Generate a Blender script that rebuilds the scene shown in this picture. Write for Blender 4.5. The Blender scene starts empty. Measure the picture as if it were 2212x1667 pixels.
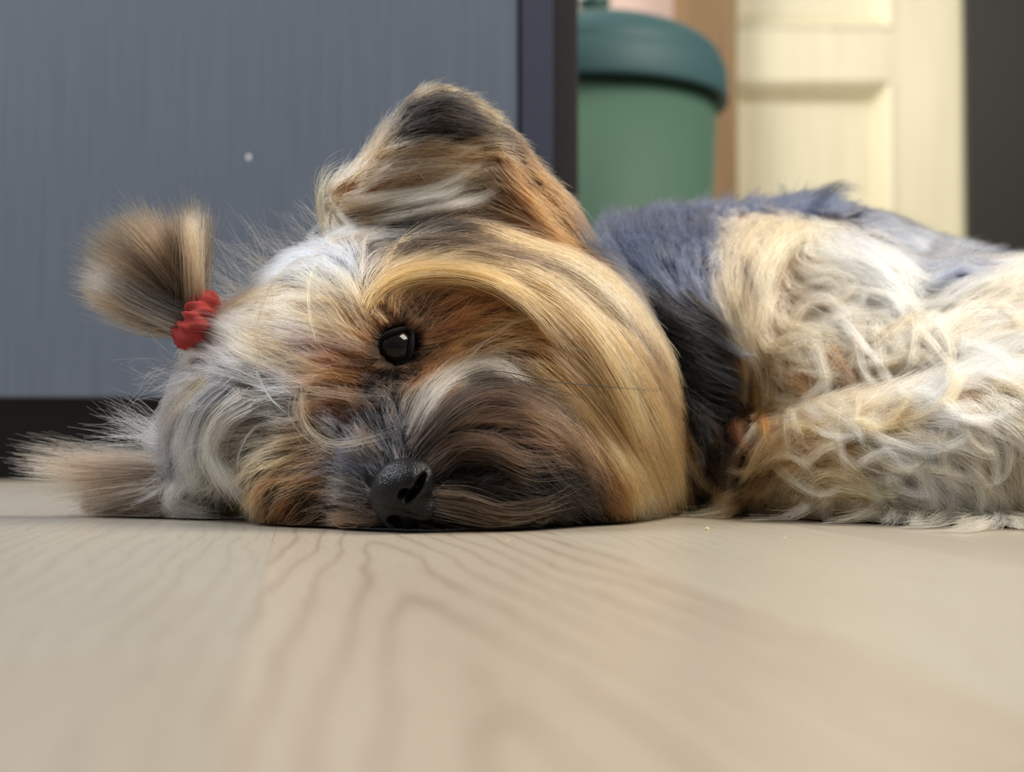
import bpy, bmesh, math, random
import numpy as np
from mathutils import Vector, Matrix

rng = np.random.default_rng(11)
random.seed(5)
SC = bpy.context.scene
COL = SC.collection

# ------------------------------------------------------------------ camera
F_PX, CX, CY, HORIZON = 3039.0, 1106.0, 833.5, 945.0
CAM_H = 0.031                                   # the camera lies on the floor
TILT = math.atan((HORIZON - CY) / F_PX)
cam_d = bpy.data.cameras.new('camera')
cam = bpy.data.objects.new('camera', cam_d)
COL.objects.link(cam)
cam.location = (0, 0, CAM_H)
cam.rotation_euler = (math.pi / 2 + TILT, 0, 0)
cam_d.sensor_width = 36.0
cam_d.lens = 36.0 * F_PX / 2212.0
cam_d.clip_start, cam_d.clip_end = 0.01, 50
cam_d.dof.use_dof = True
cam_d.dof.focus_distance = 0.492
cam_d.dof.aperture_fstop = 9.0
SC.camera = cam

# ------------------------------------------------------------------ light
world = bpy.data.worlds.new('world')
SC.world = world
world.use_nodes = True
bg = world.node_tree.nodes['Background']
bg.inputs['Color'].default_value = (0.93, 0.96, 1.0, 1)
bg.inputs['Strength'].default_value = 0.28

def area(name, loc, target, size, power, color):
    l = bpy.data.lights.new(name, 'AREA')
    l.shape = 'RECTANGLE'
    l.size, l.size_y = size
    l.energy, l.color = power, color
    o = bpy.data.objects.new(name, l)
    COL.objects.link(o)
    o.location = loc
    o.rotation_euler = (Vector(target) - Vector(loc)).to_track_quat('-Z', 'Y').to_euler()
    return o

area('window_light', (-1.30, 0.50, 1.35), (0.05, 0.50, 0.05), (1.1, 1.1), 39, (0.91, 0.955, 1.0))
area('right_fill', (1.05, 0.44, 1.45), (0.24, 0.60, 0.05), (1.0, 0.8), 47, (1.0, 0.94, 0.84))  # unseen warm light at upper right, set to brighten the dog's body
area('door_fill', (-0.75, 1.9, 1.5), (0.6, 2.5, 0.5), (0.8, 0.8), 29, (1.0, 0.95, 0.84))  # unseen light added for the door, placed left so its moulding brightens

SC.view_settings.view_transform = 'Standard'
SC.view_settings.look = 'None'
SC.view_settings.gamma = 1.0
SC.view_settings.use_curve_mapping = False
SC.view_settings.exposure = 0.0
SC.cycles.max_bounces = 14
SC.cycles.transmission_bounces = 14
SC.cycles.adaptive_threshold = 0.04
SC.cycles.diffuse_bounces = 3
SC.cycles.glossy_bounces = 3
SC.cycles.use_denoising = True
SC.cycles_curves.shape = 'RIBBONS'
SC.cycles_curves.subdivisions = 2

# ------------------------------------------------------------------ helpers
_ct, _st = math.cos(TILT), math.sin(TILT)
CAMP = np.array([0.0, 0.0, CAM_H])

def ray(px, py):
    """direction (unit depth) of the line of sight of a pixel of the 2212x1667 frame"""
    px, py = np.asarray(px, float), np.asarray(py, float)
    a, b = (px - CX) / F_PX, (CY - py) / F_PX
    return np.stack([a, _ct - b * _st, _st + b * _ct], -1)

def W(px, py, d):
    return CAMP + ray(px, py) * np.asarray(d, float)[..., None]

def floor_at(px, py):
    r = ray(px, py)
    return CAMP + r * (-CAM_H / r[2])

def lin(c):
    c = np.asarray(c, float) / 255.0
    return np.where(c <= 0.04045, c / 12.92, ((c + 0.055) / 1.055) ** 2.4)

def rgba(c):
    return tuple(lin(c)) + (1.0,)

def material(name, color, rough=0.5, spec=0.5, metal=0.0):
    m = bpy.data.materials.new(name)
    m.use_nodes = True
    b = m.node_tree.nodes['Principled BSDF']
    b.inputs['Base Color'].default_value = rgba(color)
    b.inputs['Roughness'].default_value = rough
    b.inputs['Specular IOR Level'].default_value = spec
    b.inputs['Metallic'].default_value = metal
    return m

def nd(m, t, **kw):
    n = m.node_tree.nodes.new(t)
    for k, v in kw.items():
        setattr(n, k, v)
    return n

def lk(m, a, b):
    m.node_tree.links.new(a, b)

def obj(name, me, mat=None, parent=None, smooth=False):
    o = bpy.data.objects.new(name, me)
    COL.objects.link(o)
    if mat is not None:
        me.materials.append(mat)
    if parent is not None:
        o.parent = parent
    if smooth and hasattr(me, 'polygons'):
        me.polygons.foreach_set('use_smooth', [True] * len(me.polygons))
    return o

def bm_obj(name, bm, mat=None, parent=None, smooth=False):
    me = bpy.data.meshes.new(name)
    bm.normal_update()
    bm.to_mesh(me)
    bm.free()
    return obj(name, me, mat, parent, smooth)

def tag(o, label, cat, group=None):
    o['label'], o['category'] = label, cat
    if group:
        o['group'] = group
    return o

def empty(name, loc):
    o = bpy.data.objects.new(name, None)
    COL.objects.link(o)
    o.location = loc
    return o

def box(bm, x0, x1, y0, y1, z0, z1, bevel=0.0):
    r = bmesh.ops.create_cube(bm, size=1.0)
    for v in r['verts']:
        v.co = Vector((x0 + (v.co.x + .5) * (x1 - x0), y0 + (v.co.y + .5) * (y1 - y0), z0 + (v.co.z + .5) * (z1 - z0)))
    if bevel:
        es = list({e for v in r['verts'] for e in v.link_edges})
        bmesh.ops.bevel(bm, geom=es, offset=bevel, segments=2, affect='EDGES', profile=0.6)

def box_obj(name, dims, mat, parent=None, bevel=0.0):
    """box in world coordinates; when parented the parent's location is taken off"""
    bm = bmesh.new()
    box(bm, *dims, bevel)
    if parent is not None:
        bmesh.ops.translate(bm, verts=bm.verts, vec=-parent.location)
    return bm_obj(name, bm, mat, parent)

def lathe(name, profile, mat, parent, seg=96, loc=(0, 0, 0)):
    bm = bmesh.new()
    rings = []
    for r, z in profile:
        if r < 1e-6:
            rings.append([bm.verts.new((loc[0], loc[1], loc[2] + z))])
        else:
            rings.append([bm.verts.new((loc[0] + r * math.cos(2 * math.pi * i / seg), loc[1] + r * math.sin(2 * math.pi * i / seg), loc[2] + z)) for i in range(seg)])
    for a, b in zip(rings, rings[1:]):
        for i in range(seg):
            j = (i + 1) % seg
            f = [a[i % len(a)], a[j % len(a)], b[j % len(b)], b[i % len(b)]]
            f = list(dict.fromkeys(f))
            if len(f) > 2:
                bm.faces.new(f)
    return bm_obj(name, bm, mat, parent, smooth=True)

# ------------------------------------------------------------------ the setting: plank floor
PLANK_ANG = math.atan((650 - CX) / F_PX)
D2 = np.array([math.sin(PLANK_ANG), math.cos(PLANK_ANG)])       # along the planks
A2 = np.array([math.cos(PLANK_ANG), -math.sin(PLANK_ANG)])      # across
seam_a = floor_at(520, 1420)[:2] @ A2
seam_b = floor_at(1909, 1420)[:2] @ A2
PW = seam_b - seam_a
butt_v = floor_at(200, 1420)[:2] @ D2
apex_v = floor_at(850, 1215)[:2] @ D2
apex_u = floor_at(850, 1215)[:2] @ A2

def wood(name, light, dark, mode, seed):
    """laminate oak: coordinates are the plank's own (x across, y along)"""
    m = material(name, light, 0.33, 0.5)
    b = m.node_tree.nodes['Principled BSDF']
    tc = nd(m, 'ShaderNodeTexCoord')
    sep = nd(m, 'ShaderNodeSeparateXYZ')
    lk(m, tc.outputs['Object'], sep.inputs[0])
    def math_(op, a, bb):
        n = nd(m, 'ShaderNodeMath', operation=op)
        for i, v in enumerate((a, bb)):
            if isinstance(v, (int, float)):
                n.inputs[i].default_value = v
            else:
                lk(m, v, n.inputs[i])
        return n.outputs[0]
    def noise(sx, sy, scale, detail, w=0.0):
        mp = nd(m, 'ShaderNodeMapping')
        mp.inputs['Scale'].default_value = (sx, sy, 1)
        mp.inputs['Location'].default_value = (seed * 1.7, seed * 3.1, seed)
        lk(m, tc.outputs['Object'], mp.inputs[0])
        n = nd(m, 'ShaderNodeTexNoise')
        n.inputs['Scale'].default_value = scale
        n.inputs['Detail'].default_value = detail
        lk(m, mp.outputs[0], n.inputs['Vector'])
        return n.outputs['Fac']
    u, v = sep.outputs[0], sep.outputs[1]
    warp = math_('MULTIPLY', math_('SUBTRACT', noise(40, 9, 1.0, 3), 0.5), 1.0)
    if mode == 'cathedral':
        uu = math_('POWER', math_('ADD', math_('MULTIPLY', u, u), 0.00002), 0.5)
        lev = math_('ADD', math_('MULTIPLY', v, 8.0), math_('MULTIPLY', uu, 125.0))
        lev = math_('ADD', lev, math_('MULTIPLY', warp, 2.0))
    else:
        lev = math_('ADD', math_('MULTIPLY', u, 150.0), math_('MULTIPLY', warp, 3.2))
    ring = math_('FRACT', lev, 0.0)
    ring = math_('POWER', math_('ABSOLUTE', math_('SUBTRACT', math_('MULTIPLY', ring, 2.0), 1.0), 0.0), 5.0)
    fine = noise(1400, 45, 1.0, 2)
    pores = nd(m, 'ShaderNodeMapRange')
    pores.inputs['From Min'].default_value, pores.inputs['From Max'].default_value = 0.52, 0.72
    lk(m, fine, pores.inputs[0])
    broad = noise(26, 5, 1.0, 2)
    fac = math_('ADD', math_('MULTIPLY', ring, 0.62 if mode == 'cathedral' else 0.42),
                math_('MULTIPLY', pores.outputs[0], 0.38))
    fac = math_('ADD', fac, math_('MULTIPLY', math_('SUBTRACT', broad, 0.5), 0.55))
    mix = nd(m, 'ShaderNodeMix', data_type='RGBA')
    mix.clamp_factor = True
    mix.inputs[6].default_value, mix.inputs[7].default_value = rgba(light), rgba(dark)
    lk(m, fac, mix.inputs[0])
    lk(m, mix.outputs[2], b.inputs['Base Color'])
    rr = nd(m, 'ShaderNodeMapRange')
    rr.inputs['To Min'].default_value, rr.inputs['To Max'].default_value = 0.27, 0.42
    lk(m, fine, rr.inputs[0])
    lk(m, rr.outputs[0], b.inputs['Roughness'])
    bp = nd(m, 'ShaderNodeBump')
    bp.inputs['Strength'].default_value, bp.inputs['Distance'].default_value = 0.12, 0.0003
    lk(m, fine, bp.inputs['Height'])
    lk(m, bp.outputs[0], b.inputs['Normal'])
    return m

oak = [wood('oak_cathedral', (160, 148, 131), (124, 105, 91), 'cathedral', 0.0),
       wood('oak_straight', (154, 146, 133), (130, 117, 104), 'straight', 3.0),
       wood('oak_pale', (160, 151, 135), (138, 124, 108), 'straight', 7.0),
       wood('oak_brown', (152, 142, 127), (129, 113, 100), 'straight', 11.0)]
floor = box_obj('floor', (-2.2, 2.4, -0.6, 3.4, -0.05, -0.0085), material('floor_core', (120, 96, 72), 0.7))
floor['kind'] = 'structure'
rot = -PLANK_ANG
def plank(u0, v0, v1, mat):
    bm = bmesh.new()
    g = 0.00003
    L = v1 - v0
    box(bm, g - PW / 2, PW / 2 - g, g, L - g, -0.0085, 0.0, 0.00010)
    # origin: plank middle; the cathedral plank's origin sits at the point of its grain
    oy = apex_v if mat is oak[0] else v0
    ox = apex_u if mat is oak[0] else u0 + PW / 2
    bmesh.ops.translate(bm, verts=bm.verts, vec=(u0 + PW / 2 - ox, v0 - oy, 0))
    o = bm_obj('plank', bm, mat, floor)
    P = A2 * ox + D2 * oy
    o.location = (P[0], P[1], 0)
    o.rotation_euler = (0, 0, rot)
for k in range(-22, 24):
    u0 = seam_a + k * PW
    if k == 0:
        cuts, ms = [-0.55, 1.05, 2.25, 3.45], [oak[0], oak[1], oak[3]]
    elif k == 1:
        cuts, ms = [-0.55, 0.78, 2.0, 3.45], [oak[2], oak[1], oak[3]]
    elif k == -1:
        cuts, ms = [-0.55, butt_v, 1.3, 2.4, 3.45], [oak[3], oak[1], oak[2], oak[1]]
    else:
        o_ = (k * 0.47) % 1.1
        cuts = [-0.55, o_ - 0.1, o_ + 1.0, o_ + 2.1, 3.45]
        ms = [oak[1] if k == -2 else oak[1 + (k * 7 + i * 5) % 3] for i in range(4)]
    for c0, c1, mm in zip(cuts, cuts[1:], ms):
        if c1 - c0 > 0.02:
            plank(u0, c0, c1, mm)

# back wall
wall_m = material('pink_plaster', (196, 172, 164), 0.9, 0.2)
n = nd(wall_m, 'ShaderNodeTexNoise'); n.inputs['Scale'].default_value = 60
bp = nd(wall_m, 'ShaderNodeBump'); bp.inputs['Strength'].default_value = 0.15; bp.inputs['Distance'].default_value = 0.002
lk(wall_m, n.outputs['Fac'], bp.inputs['Height']); lk(wall_m, bp.outputs[0], wall_m.node_tree.nodes['Principled BSDF'].inputs['Normal'])
YB = 2.60
def xat(px, d):
    return (px - CX) / F_PX * d
def zat(py, d):
    return float(W(CX, py, d)[2])
DOOR_Y = 2.50
jx0, jx1 = xat(1472, DOOR_Y), xat(1588, DOOR_Y)
dx1 = xat(2092, DOOR_Y)
w = box_obj('wall_back', (-2.2, jx0 + 0.01, YB, YB + 0.12, 0, 2.5), wall_m)
w['kind'] = 'structure'
w = box_obj('wall_right', (dx1 + 0.62, 2.4, YB, YB + 0.12, 0, 2.5), wall_m)
w['kind'] = 'structure'
w = box_obj('wall_back_header', (jx0 - 0.0, dx1 + 0.62, YB, YB + 0.12, 2.06, 2.5), wall_m)
w['kind'] = 'structure'
w.name = 'trim_2'

# door frame
def grained(name, c1, c2, sx, sz, rough, bump=0.1):
    m = material(name, c1, rough, 0.4)
    b = m.node_tree.nodes['Principled BSDF']
    tc = nd(m, 'ShaderNodeTexCoord'); mp = nd(m, 'ShaderNodeMapping')
    mp.inputs['Scale'].default_value = (sx, sx, sz)
    lk(m, tc.outputs['Object'], mp.inputs[0])
    n = nd(m, 'ShaderNodeTexNoise'); n.inputs['Scale'].default_value = 1.0; n.inputs['Detail'].default_value = 4
    lk(m, mp.outputs[0], n.inputs['Vector'])
    mix = nd(m, 'ShaderNodeMix', data_type='RGBA')
    mr = nd(m, 'ShaderNodeMapRange'); mr.inputs['From Min'].default_value = 0.35; mr.inputs['From Max'].default_value = 0.68
    lk(m, n.outputs['Fac'], mr.inputs[0]); lk(m, mr.outputs[0], mix.inputs[0])
    mix.inputs[6].default_value, mix.inputs[7].default_value = rgba(c1), rgba(c2)
    lk(m, mix.outputs[2], b.inputs['Base Color'])
    bp = nd(m, 'ShaderNodeBump'); bp.inputs['Strength'].default_value = bump; bp.inputs['Distance'].default_value = 0.0008
    lk(m, n.outputs['Fac'], bp.inputs['Height']); lk(m, bp.outputs[0], b.inputs['Normal'])
    return m
jamb_m = grained('pine_frame', (128, 99, 62), (108, 80, 48), 60, 3, 0.5)
tr = box_obj('trim_1', (jx0, jx1, DOOR_Y - 0.045, YB + 0.06, 0, 2.06), jamb_m, None, 0.006)
tr['kind'] = 'structure'

# cream panelled door
cream = grained('cream_paint', (224, 215, 184), (216, 206, 174), 40, 4, 0.42, 0.04)
door = box_obj('door_1', (jx1 - 0.02, jx1 - 0.001, DOOR_Y, DOOR_Y + 0.04, 0.008, 2.05), cream)
door['kind'] = 'structure'
px0, px1 = jx1 - 0.001, xat(1933, DOOR_Y)          # panel opening
zl, zt, zu = 0.12, zat(168, DOOR_Y), zat(52, DOOR_Y)
ztop = 1.92
def dpart(name, *d):
    return box_obj(name, d, cream, door, 0.0015)
dpart('stile', px1, dx1, DOOR_Y, DOOR_Y + 0.04, 0.008, 2.05)
dpart('rail', px0, px1, DOOR_Y, DOOR_Y + 0.04, 0.008, zl)
dpart('rail', px0, px1, DOOR_Y, DOOR_Y + 0.04, zt, zu)
dpart('rail', px0, px1, DOOR_Y, DOOR_Y + 0.04, ztop, 2.05)
def panel_frame(x0, x1, z0, z1, mw=0.034, dep=0.03, pm=cream):
    """sloping moulding round a recessed panel, and the panel"""
    bm = bmesh.new()
    o = [(x0, z0), (x1, z0), (x1, z1), (x0, z1)]
    i = [(x0 + mw, z0 + mw), (x1 - mw, z0 + mw), (x1 - mw, z1 - mw), (x0 + mw, z1 - mw)]
    vo = [bm.verts.new((x, DOOR_Y - 0.003, z)) for x, z in o]
    vm = [bm.verts.new((x * .75 + x2 * .25, DOOR_Y + 0.002, z * .75 + z2 * .25)) for (x, z), (x2, z2) in zip(o, i)]
    vi = [bm.verts.new((x, DOOR_Y + dep, z)) for x, z in i]
    for a, b in ((vo, vm), (vm, vi)):
        for k in range(4):
            bm.faces.new((a[k], a[(k + 1) % 4], b[(k + 1) % 4], b[k]))
    bm_obj('panel_moulding', bm, cream, door)
    box_obj('panel', (x0 + mw * .5, x1 - mw * .5, DOOR_Y + dep - 0.001, DOOR_Y + dep + 0.012, z0 + mw * .5, z1 - mw * .5), pm, door)
panel_frame(px0 - 0.015, px1, zl, zt)
panel_frame(px0 - 0.015, px1, zu, ztop)

# near-black cupboard at the right edge
blk = material('black_brown_board', (38, 35, 32), 0.5, 0.3)
cx0 = xat(2100, 2.47)
cup = empty('tall_cupboard', (cx0 + 0.3, 2.5, 0))
tag(cup, 'near-black tall cupboard at the right edge beside the cream panelled door', 'cupboard')
box_obj('carcass', (cx0 + 0.002, cx0 + 0.6, 2.49, 2.70, 0.06, 2.0), blk, cup, 0.002)
box_obj('cupboard_door', (cx0, cx0 + 0.298, 2.47, 2.488, 0.07, 1.99), blk, cup, 0.002)
box_obj('cupboard_door', (cx0 + 0.302, cx0 + 0.6, 2.47, 2.488, 0.07, 1.99), blk, cup, 0.002)
box_obj('plinth', (cx0 + 0.01, cx0 + 0.59, 2.51, 2.69, 0, 0.06), blk, cup)

# ------------------------------------------------------------------ slate-blue cabinet
CY0 = 1.0
blue = grained('slate_blue_stain', (92, 100, 114), (84, 92, 105), 320, 9, 0.5, 0.25)
navy = material('navy_edge', (50, 52, 68), 0.5, 0.4)
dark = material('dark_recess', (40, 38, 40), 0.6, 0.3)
xr, xs, xe = xat(1118, CY0), xat(1195, CY0), xat(1250, CY0 + 0.01)
zb = zat(858, CY0)
cab = empty('slate_cabinet', (xr - 0.25, CY0 + 0.2, 0))
tag(cab, 'slate blue wood cabinet with dark plinth standing behind the dog\'s head', 'cabinet')
box_obj('carcass', (xr - 0.62, xs - 0.0002, CY0 + 0.021, CY0 + 0.40, zb - 0.0, 0.80), navy, cab)
box_obj('cabinet_door', (xr - 0.61, xr, CY0, CY0 + 0.02, zb, 0.80), blue, cab, 0.0012)
box_obj('edge_panel', (xr + 0.0028, xs, CY0 - 0.002, CY0 + 0.02, 0.0, 0.80), navy, cab, 0.001)
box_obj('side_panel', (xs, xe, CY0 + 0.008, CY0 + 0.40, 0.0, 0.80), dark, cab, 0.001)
box_obj('plinth', (xr - 0.60, xs - 0.001, CY0 + 0.045, CY0 + 0.38, 0.0, zb), dark, cab)
bm = bmesh.new()
bmesh.ops.create_icosphere(bm, subdivisions=1, radius=0.0017)
for v in bm.verts:
    v.co.y *= 0.25; v.co.z *= 1.25; v.co.x *= 0.8 + 0.3 * (v.co.z > 0)
P = W(537, 340, CY0 - 0.0003)
bmesh.ops.translate(bm, verts=bm.verts, vec=Vector(P) - cab.location)
bm_obj('paint_chip', bm, material('white_chip', (225, 225, 220), 0.6), cab)

# ------------------------------------------------------------------ green bin
bin_d = 1.62
bx, by = xat(1285, bin_d), bin_d
binr = empty('green_bin', (bx, by, 0))
tag(binr, 'green plastic bin with darker teal domed lid beside the slate cabinet', 'bin')
pp = bin_d / F_PX
green = material('green_plastic', (71, 100, 84), 0.6, 0.25)
teal = material('teal_plastic', (52, 84, 87), 0.55, 0.3)
for m_ in (green, teal):
    n = nd(m_, 'ShaderNodeTexNoise'); n.inputs['Scale'].default_value = 180
    bp = nd(m_, 'ShaderNodeBump'); bp.inputs['Strength'].default_value = 0.1; bp.inputs['Distance'].default_value = 0.001
    lk(m_, n.outputs['Fac'], bp.inputs['Height']); lk(m_, bp.outputs[0], m_.node_tree.nodes['Principled BSDF'].inputs['Normal'])
zr = zat(205, bin_d)
R = 288 * pp
lathe('bin_body', [(0, 0.0), (R * .80, 0.0), (R * .82, 0.004), (R * .925, zr + .01), (R * .90, zr + .01), (R * .8, 0.01), (0, 0.01)], green, binr)
lathe('lid_rim', [(R * .92, zr - .006), (R, zr - .012), (R * 1.005, zr - .006), (R * .995, zr + .026), (R * .972, zr + .030), (R * .93, zr + .030), (R * .925, zr)], teal, binr)
dome = [(R * .968, zr + .029)]
for t in np.linspace(0, 1, 14):
    a = t * math.pi / 2
    dome.append((R * .965 * math.cos(a), zr + .031 + 0.058 * math.sin(a)))
lathe('lid_dome', dome, teal, binr)
lathe('lid_knob', [(0.016, zr + .085), (0.013, zr + .094), (0.014, zr + .102), (0.02, zr + .110), (0.018, zr + .116), (0, zr + .118)], material('dark_green_knob', (58, 86, 78), 0.4), binr, seg=32)

# ------------------------------------------------------------------ crumbs on the floor
crumb_m = material('crumb', (214, 196, 160), 0.8)
for i, (cpx, cpy, lb, s) in enumerate([(1527, 1145, 'tan crumb on the oak floor just in front of the dog\'s beard', .0007),
                             (1696, 1165, 'pale crumb on the oak floor in front of the dog\'s foreleg', .0005),
                             (1098, 1170, 'white crumb on the oak floor in front of the dog\'s dark muzzle', .00045)]):
    bm = bmesh.new()
    bmesh.ops.create_icosphere(bm, subdivisions=2, radius=s)
    for v in bm.verts:
        v.co *= 1 + random.uniform(-.25, .25)
        v.co.z = max(v.co.z, -s * .6)
    P = floor_at(cpx, cpy)
    o = bm_obj('crumb', bm, crumb_m)
    o.location = (P[0], P[1], s * .6)
    tag(o, lb, 'crumb', 'crumbs on the floor')


# ================================================================== the dog
# ------------------------------------------------------------------ body as one blended solid (distance field of tapered limbs)
REG = ['head', 'muzzle', 'ear', 'low_ear', 'shoulder', 'body', 'leg']
_pr = []
def cone(a, ra, b=None, rb=None, reg='head'):
    b = a if b is None else b
    rb = ra if rb is None else rb
    _pr.append((W(*a), ra, W(*b), rb, REG.index(reg)))
# head, lying on its cheek, crown to the left, chin to the right
cone((790, 790, .525), .043)
cone((560, 900, .535), .032)
cone((610, 770, .532), .026, (475, 718, .530), .008)
cone((720, 690, .532), .025)
cone((625, 1035, .505), .0155)
cone((760, 900, .497), .022, (852, 1040, .472), .0120, 'muzzle')
cone((960, 965, .487), .0175, (1100, 1005, .487), .0190, 'muzzle')
cone((1150, 1045, .494), .0140, (1290, 1045, .512), .0145, 'muzzle')
cone((690, 1085, .492), .0085, (800, 1110, .475), .0055, 'muzzle')
cone((925, 1105, .467), .0060, (1090, 1098, .476), .0075, 'muzzle')
cone((1000, 720, .530), .034, (1225, 860, .537), .038)
cone((1325, 985, .537), .021)
cone((1000, 640, .542), .025, (1230, 690, .552), .026)
# upper ear, standing
for a, ra, b, rb in (((860, 525, .552), .014, (1150, 525, .557), .015), ((785, 450, .547), .009, (1120, 465, .555), .011),
                     ((890, 335, .546), .010, (1050, 345, .551), .009), ((940, 258, .546), .0070, (1030, 290, .549), .005),
                     ((955, 262, .547), .008, (1000, 480, .552), .012), ((890, 335, .546), .008, (775, 445, .546), .0085),
                     ((1050, 340, .551), .008, (1180, 505, .557), .010)):
    cone(a, ra, b, rb, 'ear')
# lower ear, flat on the floor
cone((470, 1060, .542), .010, (330, 1078, .552), .0075, 'low_ear')
cone((330, 1078, .552), .0075, (215, 1090, .562), .0045, 'low_ear')
# neck, trunk, haunch, legs
cone((1390, 705, .600), .038, (1540, 745, .620), .044, 'shoulder')
cone((1480, 960, .592), .021, (1570, 1010, .582), .016, 'shoulder')
cone((1480, 960, .592), .018, (1500, 1050, .572), .012, 'shoulder')
cone((1470, 735, .670), .061, (1750, 745, .700), .066, 'body')
cone((1750, 745, .700), .066, (2000, 820, .720), .066, 'body')
cone((2000, 820, .720), .066, (2600, 850, .740), .064, 'body')
cone((1690, 645, .632), .031, (1850, 700, .612), .033, 'body')
cone((1880, 575, .780), .028, (2050, 650, .780), .025, 'body')
cone((2100, 730, .602), .033, (2450, 770, .585), .038, 'leg')
cone((1800, 850, .585), .029, (2200, 880, .565), .034, 'leg')
cone((1640, 1010, .560), .0150, (1850, 1010, .532), .0205, 'leg')
cone((1850, 1010, .532), .0205, (2100, 985, .517), .025, 'leg')
cone((2100, 985, .517), .025, (2450, 960, .505), .028, 'leg')
cone((2450, 960, .505), .028, (2640, 1000, .502), .017, 'leg')
for dx_, dd_ in ((0, .490), (10, .499), (10, .508), (0, .516)):
    cone((2640, 1000, .502), .013, (2740 + dx_, 1072, dd_), .0085, 'leg')
cone((2450, 770, .585), .038, (2680, 900, .568), .022, 'leg')
for dx_, dd_ in ((0, .552), (12, .562), (12, .572), (0, .582)):
    cone((2680, 900, .568), .016, (2820 + dx_, 1040, dd_), .009, 'leg')
PA = np.array([p[0] for p in _pr]); PRA = np.array([p[1] for p in _pr])
PB = np.array([p[2] for p in _pr]); PRB = np.array([p[3] for p in _pr])
PREG = np.array([p[4] for p in _pr])
BA = PB - PA
BB = np.maximum((BA * BA).sum(1), 1e-12)
EYE = None

def prim_d(P):
    v = P[:, None, :] - PA[None]
    t = np.clip((v * BA).sum(2) / BB, 0, 1)
    return np.linalg.norm(v - t[..., None] * BA, axis=2) - (PRA + (PRB - PRA) * t)

def sdf(P, k=0.0055):
    out = np.empty(len(P))
    for i in range(0, len(P), 40000):
        d = prim_d(P[i:i + 40000])
        m = d.min(1)
        out[i:i + 40000] = m - k * np.log(np.exp(-(d - m[:, None]) / k).sum(1))
    out = np.maximum(out, 0.0008 - P[:, 2])
    if EYE is not None:
        out = np.maximum(out, 0.0074 - np.linalg.norm(P - EYE, axis=1))
    return out

_tet = np.array([[1, -1, -1], [-1, -1, 1], [-1, 1, -1], [1, 1, 1]], float)
def grad(P, e=0.0006):
    g = np.zeros_like(P)
    for k in _tet:
        g += k * sdf(P + k * e)[:, None]
    return g / np.maximum(np.linalg.norm(g, axis=1, keepdims=True), 1e-9)

def trace(px, py):
    """first surface point along each line of sight (or the closest pass when it misses)"""
    r = ray(px, py).reshape(-1, 3)
    t = np.full(len(r), 0.40)
    best, bt = np.full(len(r), 9.0), t.copy()
    for _ in range(60):
        P = CAMP + r * t[:, None]
        d = sdf(P)
        better = d < best
        best = np.where(better, d, best); bt = np.where(better, t, bt)
        t = np.where(d > 0.0002, np.minimum(t + np.maximum(d, 0.0006) * 0.8, 0.95), t)
    return CAMP + r * bt[:, None], best

_e, _ = trace([853], [752])
EYE = _e[0] + ray(853, 752) * 0.0046

# ------------------------------------------------------------------ skin mesh
import openvdb
VX = 0.0024
lo, hi = np.array([-0.20, 0.40, -0.004]), np.array([0.45, 0.85, 0.19])
nn = np.ceil((hi - lo) / VX).astype(int)
gx = [lo[i] + VX * np.arange(nn[i]) for i in range(3)]
vol = np.empty(nn, np.float32)
for i in range(nn[0]):
    Y, Z = np.meshgrid(gx[1], gx[2], indexing='ij')
    Q = np.stack([np.full(Y.size, gx[0][i]), Y.ravel(), Z.ravel()], 1)
    lower = np.maximum(prim_d(Q[::7]).min(1).min() - 0.03, 0)
    vol[i] = (sdf(Q) if lower <= 0.01 else np.full(len(Q), 0.05)).reshape(nn[1], nn[2])
grid = openvdb.FloatGrid(background=0.05)
grid.copyFromArray(vol)
pts, quads = grid.convertToQuads(0.0)
pts = np.asarray(pts, float) * VX + lo
quads = np.asarray(quads)[:, ::-1]
me = bpy.data.meshes.new('dog')
me.from_pydata(pts.tolist(), [], quads.tolist())
me.update()
TRI = pts[quads]
fc = TRI.mean(1)
fn = np.cross(TRI[:, 2] - TRI[:, 0], TRI[:, 3] - TRI[:, 1])
fa = 0.5 * np.linalg.norm(fn, axis=1)
fn = fn / np.maximum(np.linalg.norm(fn, axis=1, keepdims=True), 1e-12)
if (fn * grad(fc)).sum(1).mean() < 0:
    me.flip_normals(); fn = -fn

# ------------------------------------------------------------------ coat colours
C = {k: lin(v) for k, v in dict(
    gold=(204, 148, 88), orange=(156, 92, 42), rust=(104, 62, 32), pale=(224, 206, 176), silver=(196, 200, 212), ash=(138, 128, 116),
    smoke=(78, 70, 63), brown=(82, 56, 36), umber=(42, 30, 22), dark=(30, 26, 24), black=(12, 11, 12), slate=(84, 95, 126),
    steel=(54, 56, 64), cream=(238, 210, 178), white=(248, 238, 226), tan=(214, 168, 112), sand=(210, 178, 142), taupe=(134, 106, 80), mouse=(74, 63, 51)).items()}

# ------------------------------------------------------------------ how the coat lies: strokes along the hair, seen on the body
# each: path of points | hair length (thousandths of 6 m, about pixels), lift, root colour, tip colour, wave
ST = []
def S(path, ln, lift, c0, c1, wave=0.0, cl=0.6):
    p = np.array([[float(q) for q in s.split(',')] for s in path.split()])
    ST.append((p, ln / 6000.0, lift, C[c0], C[c1], wave / 6000.0, cl))
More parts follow.
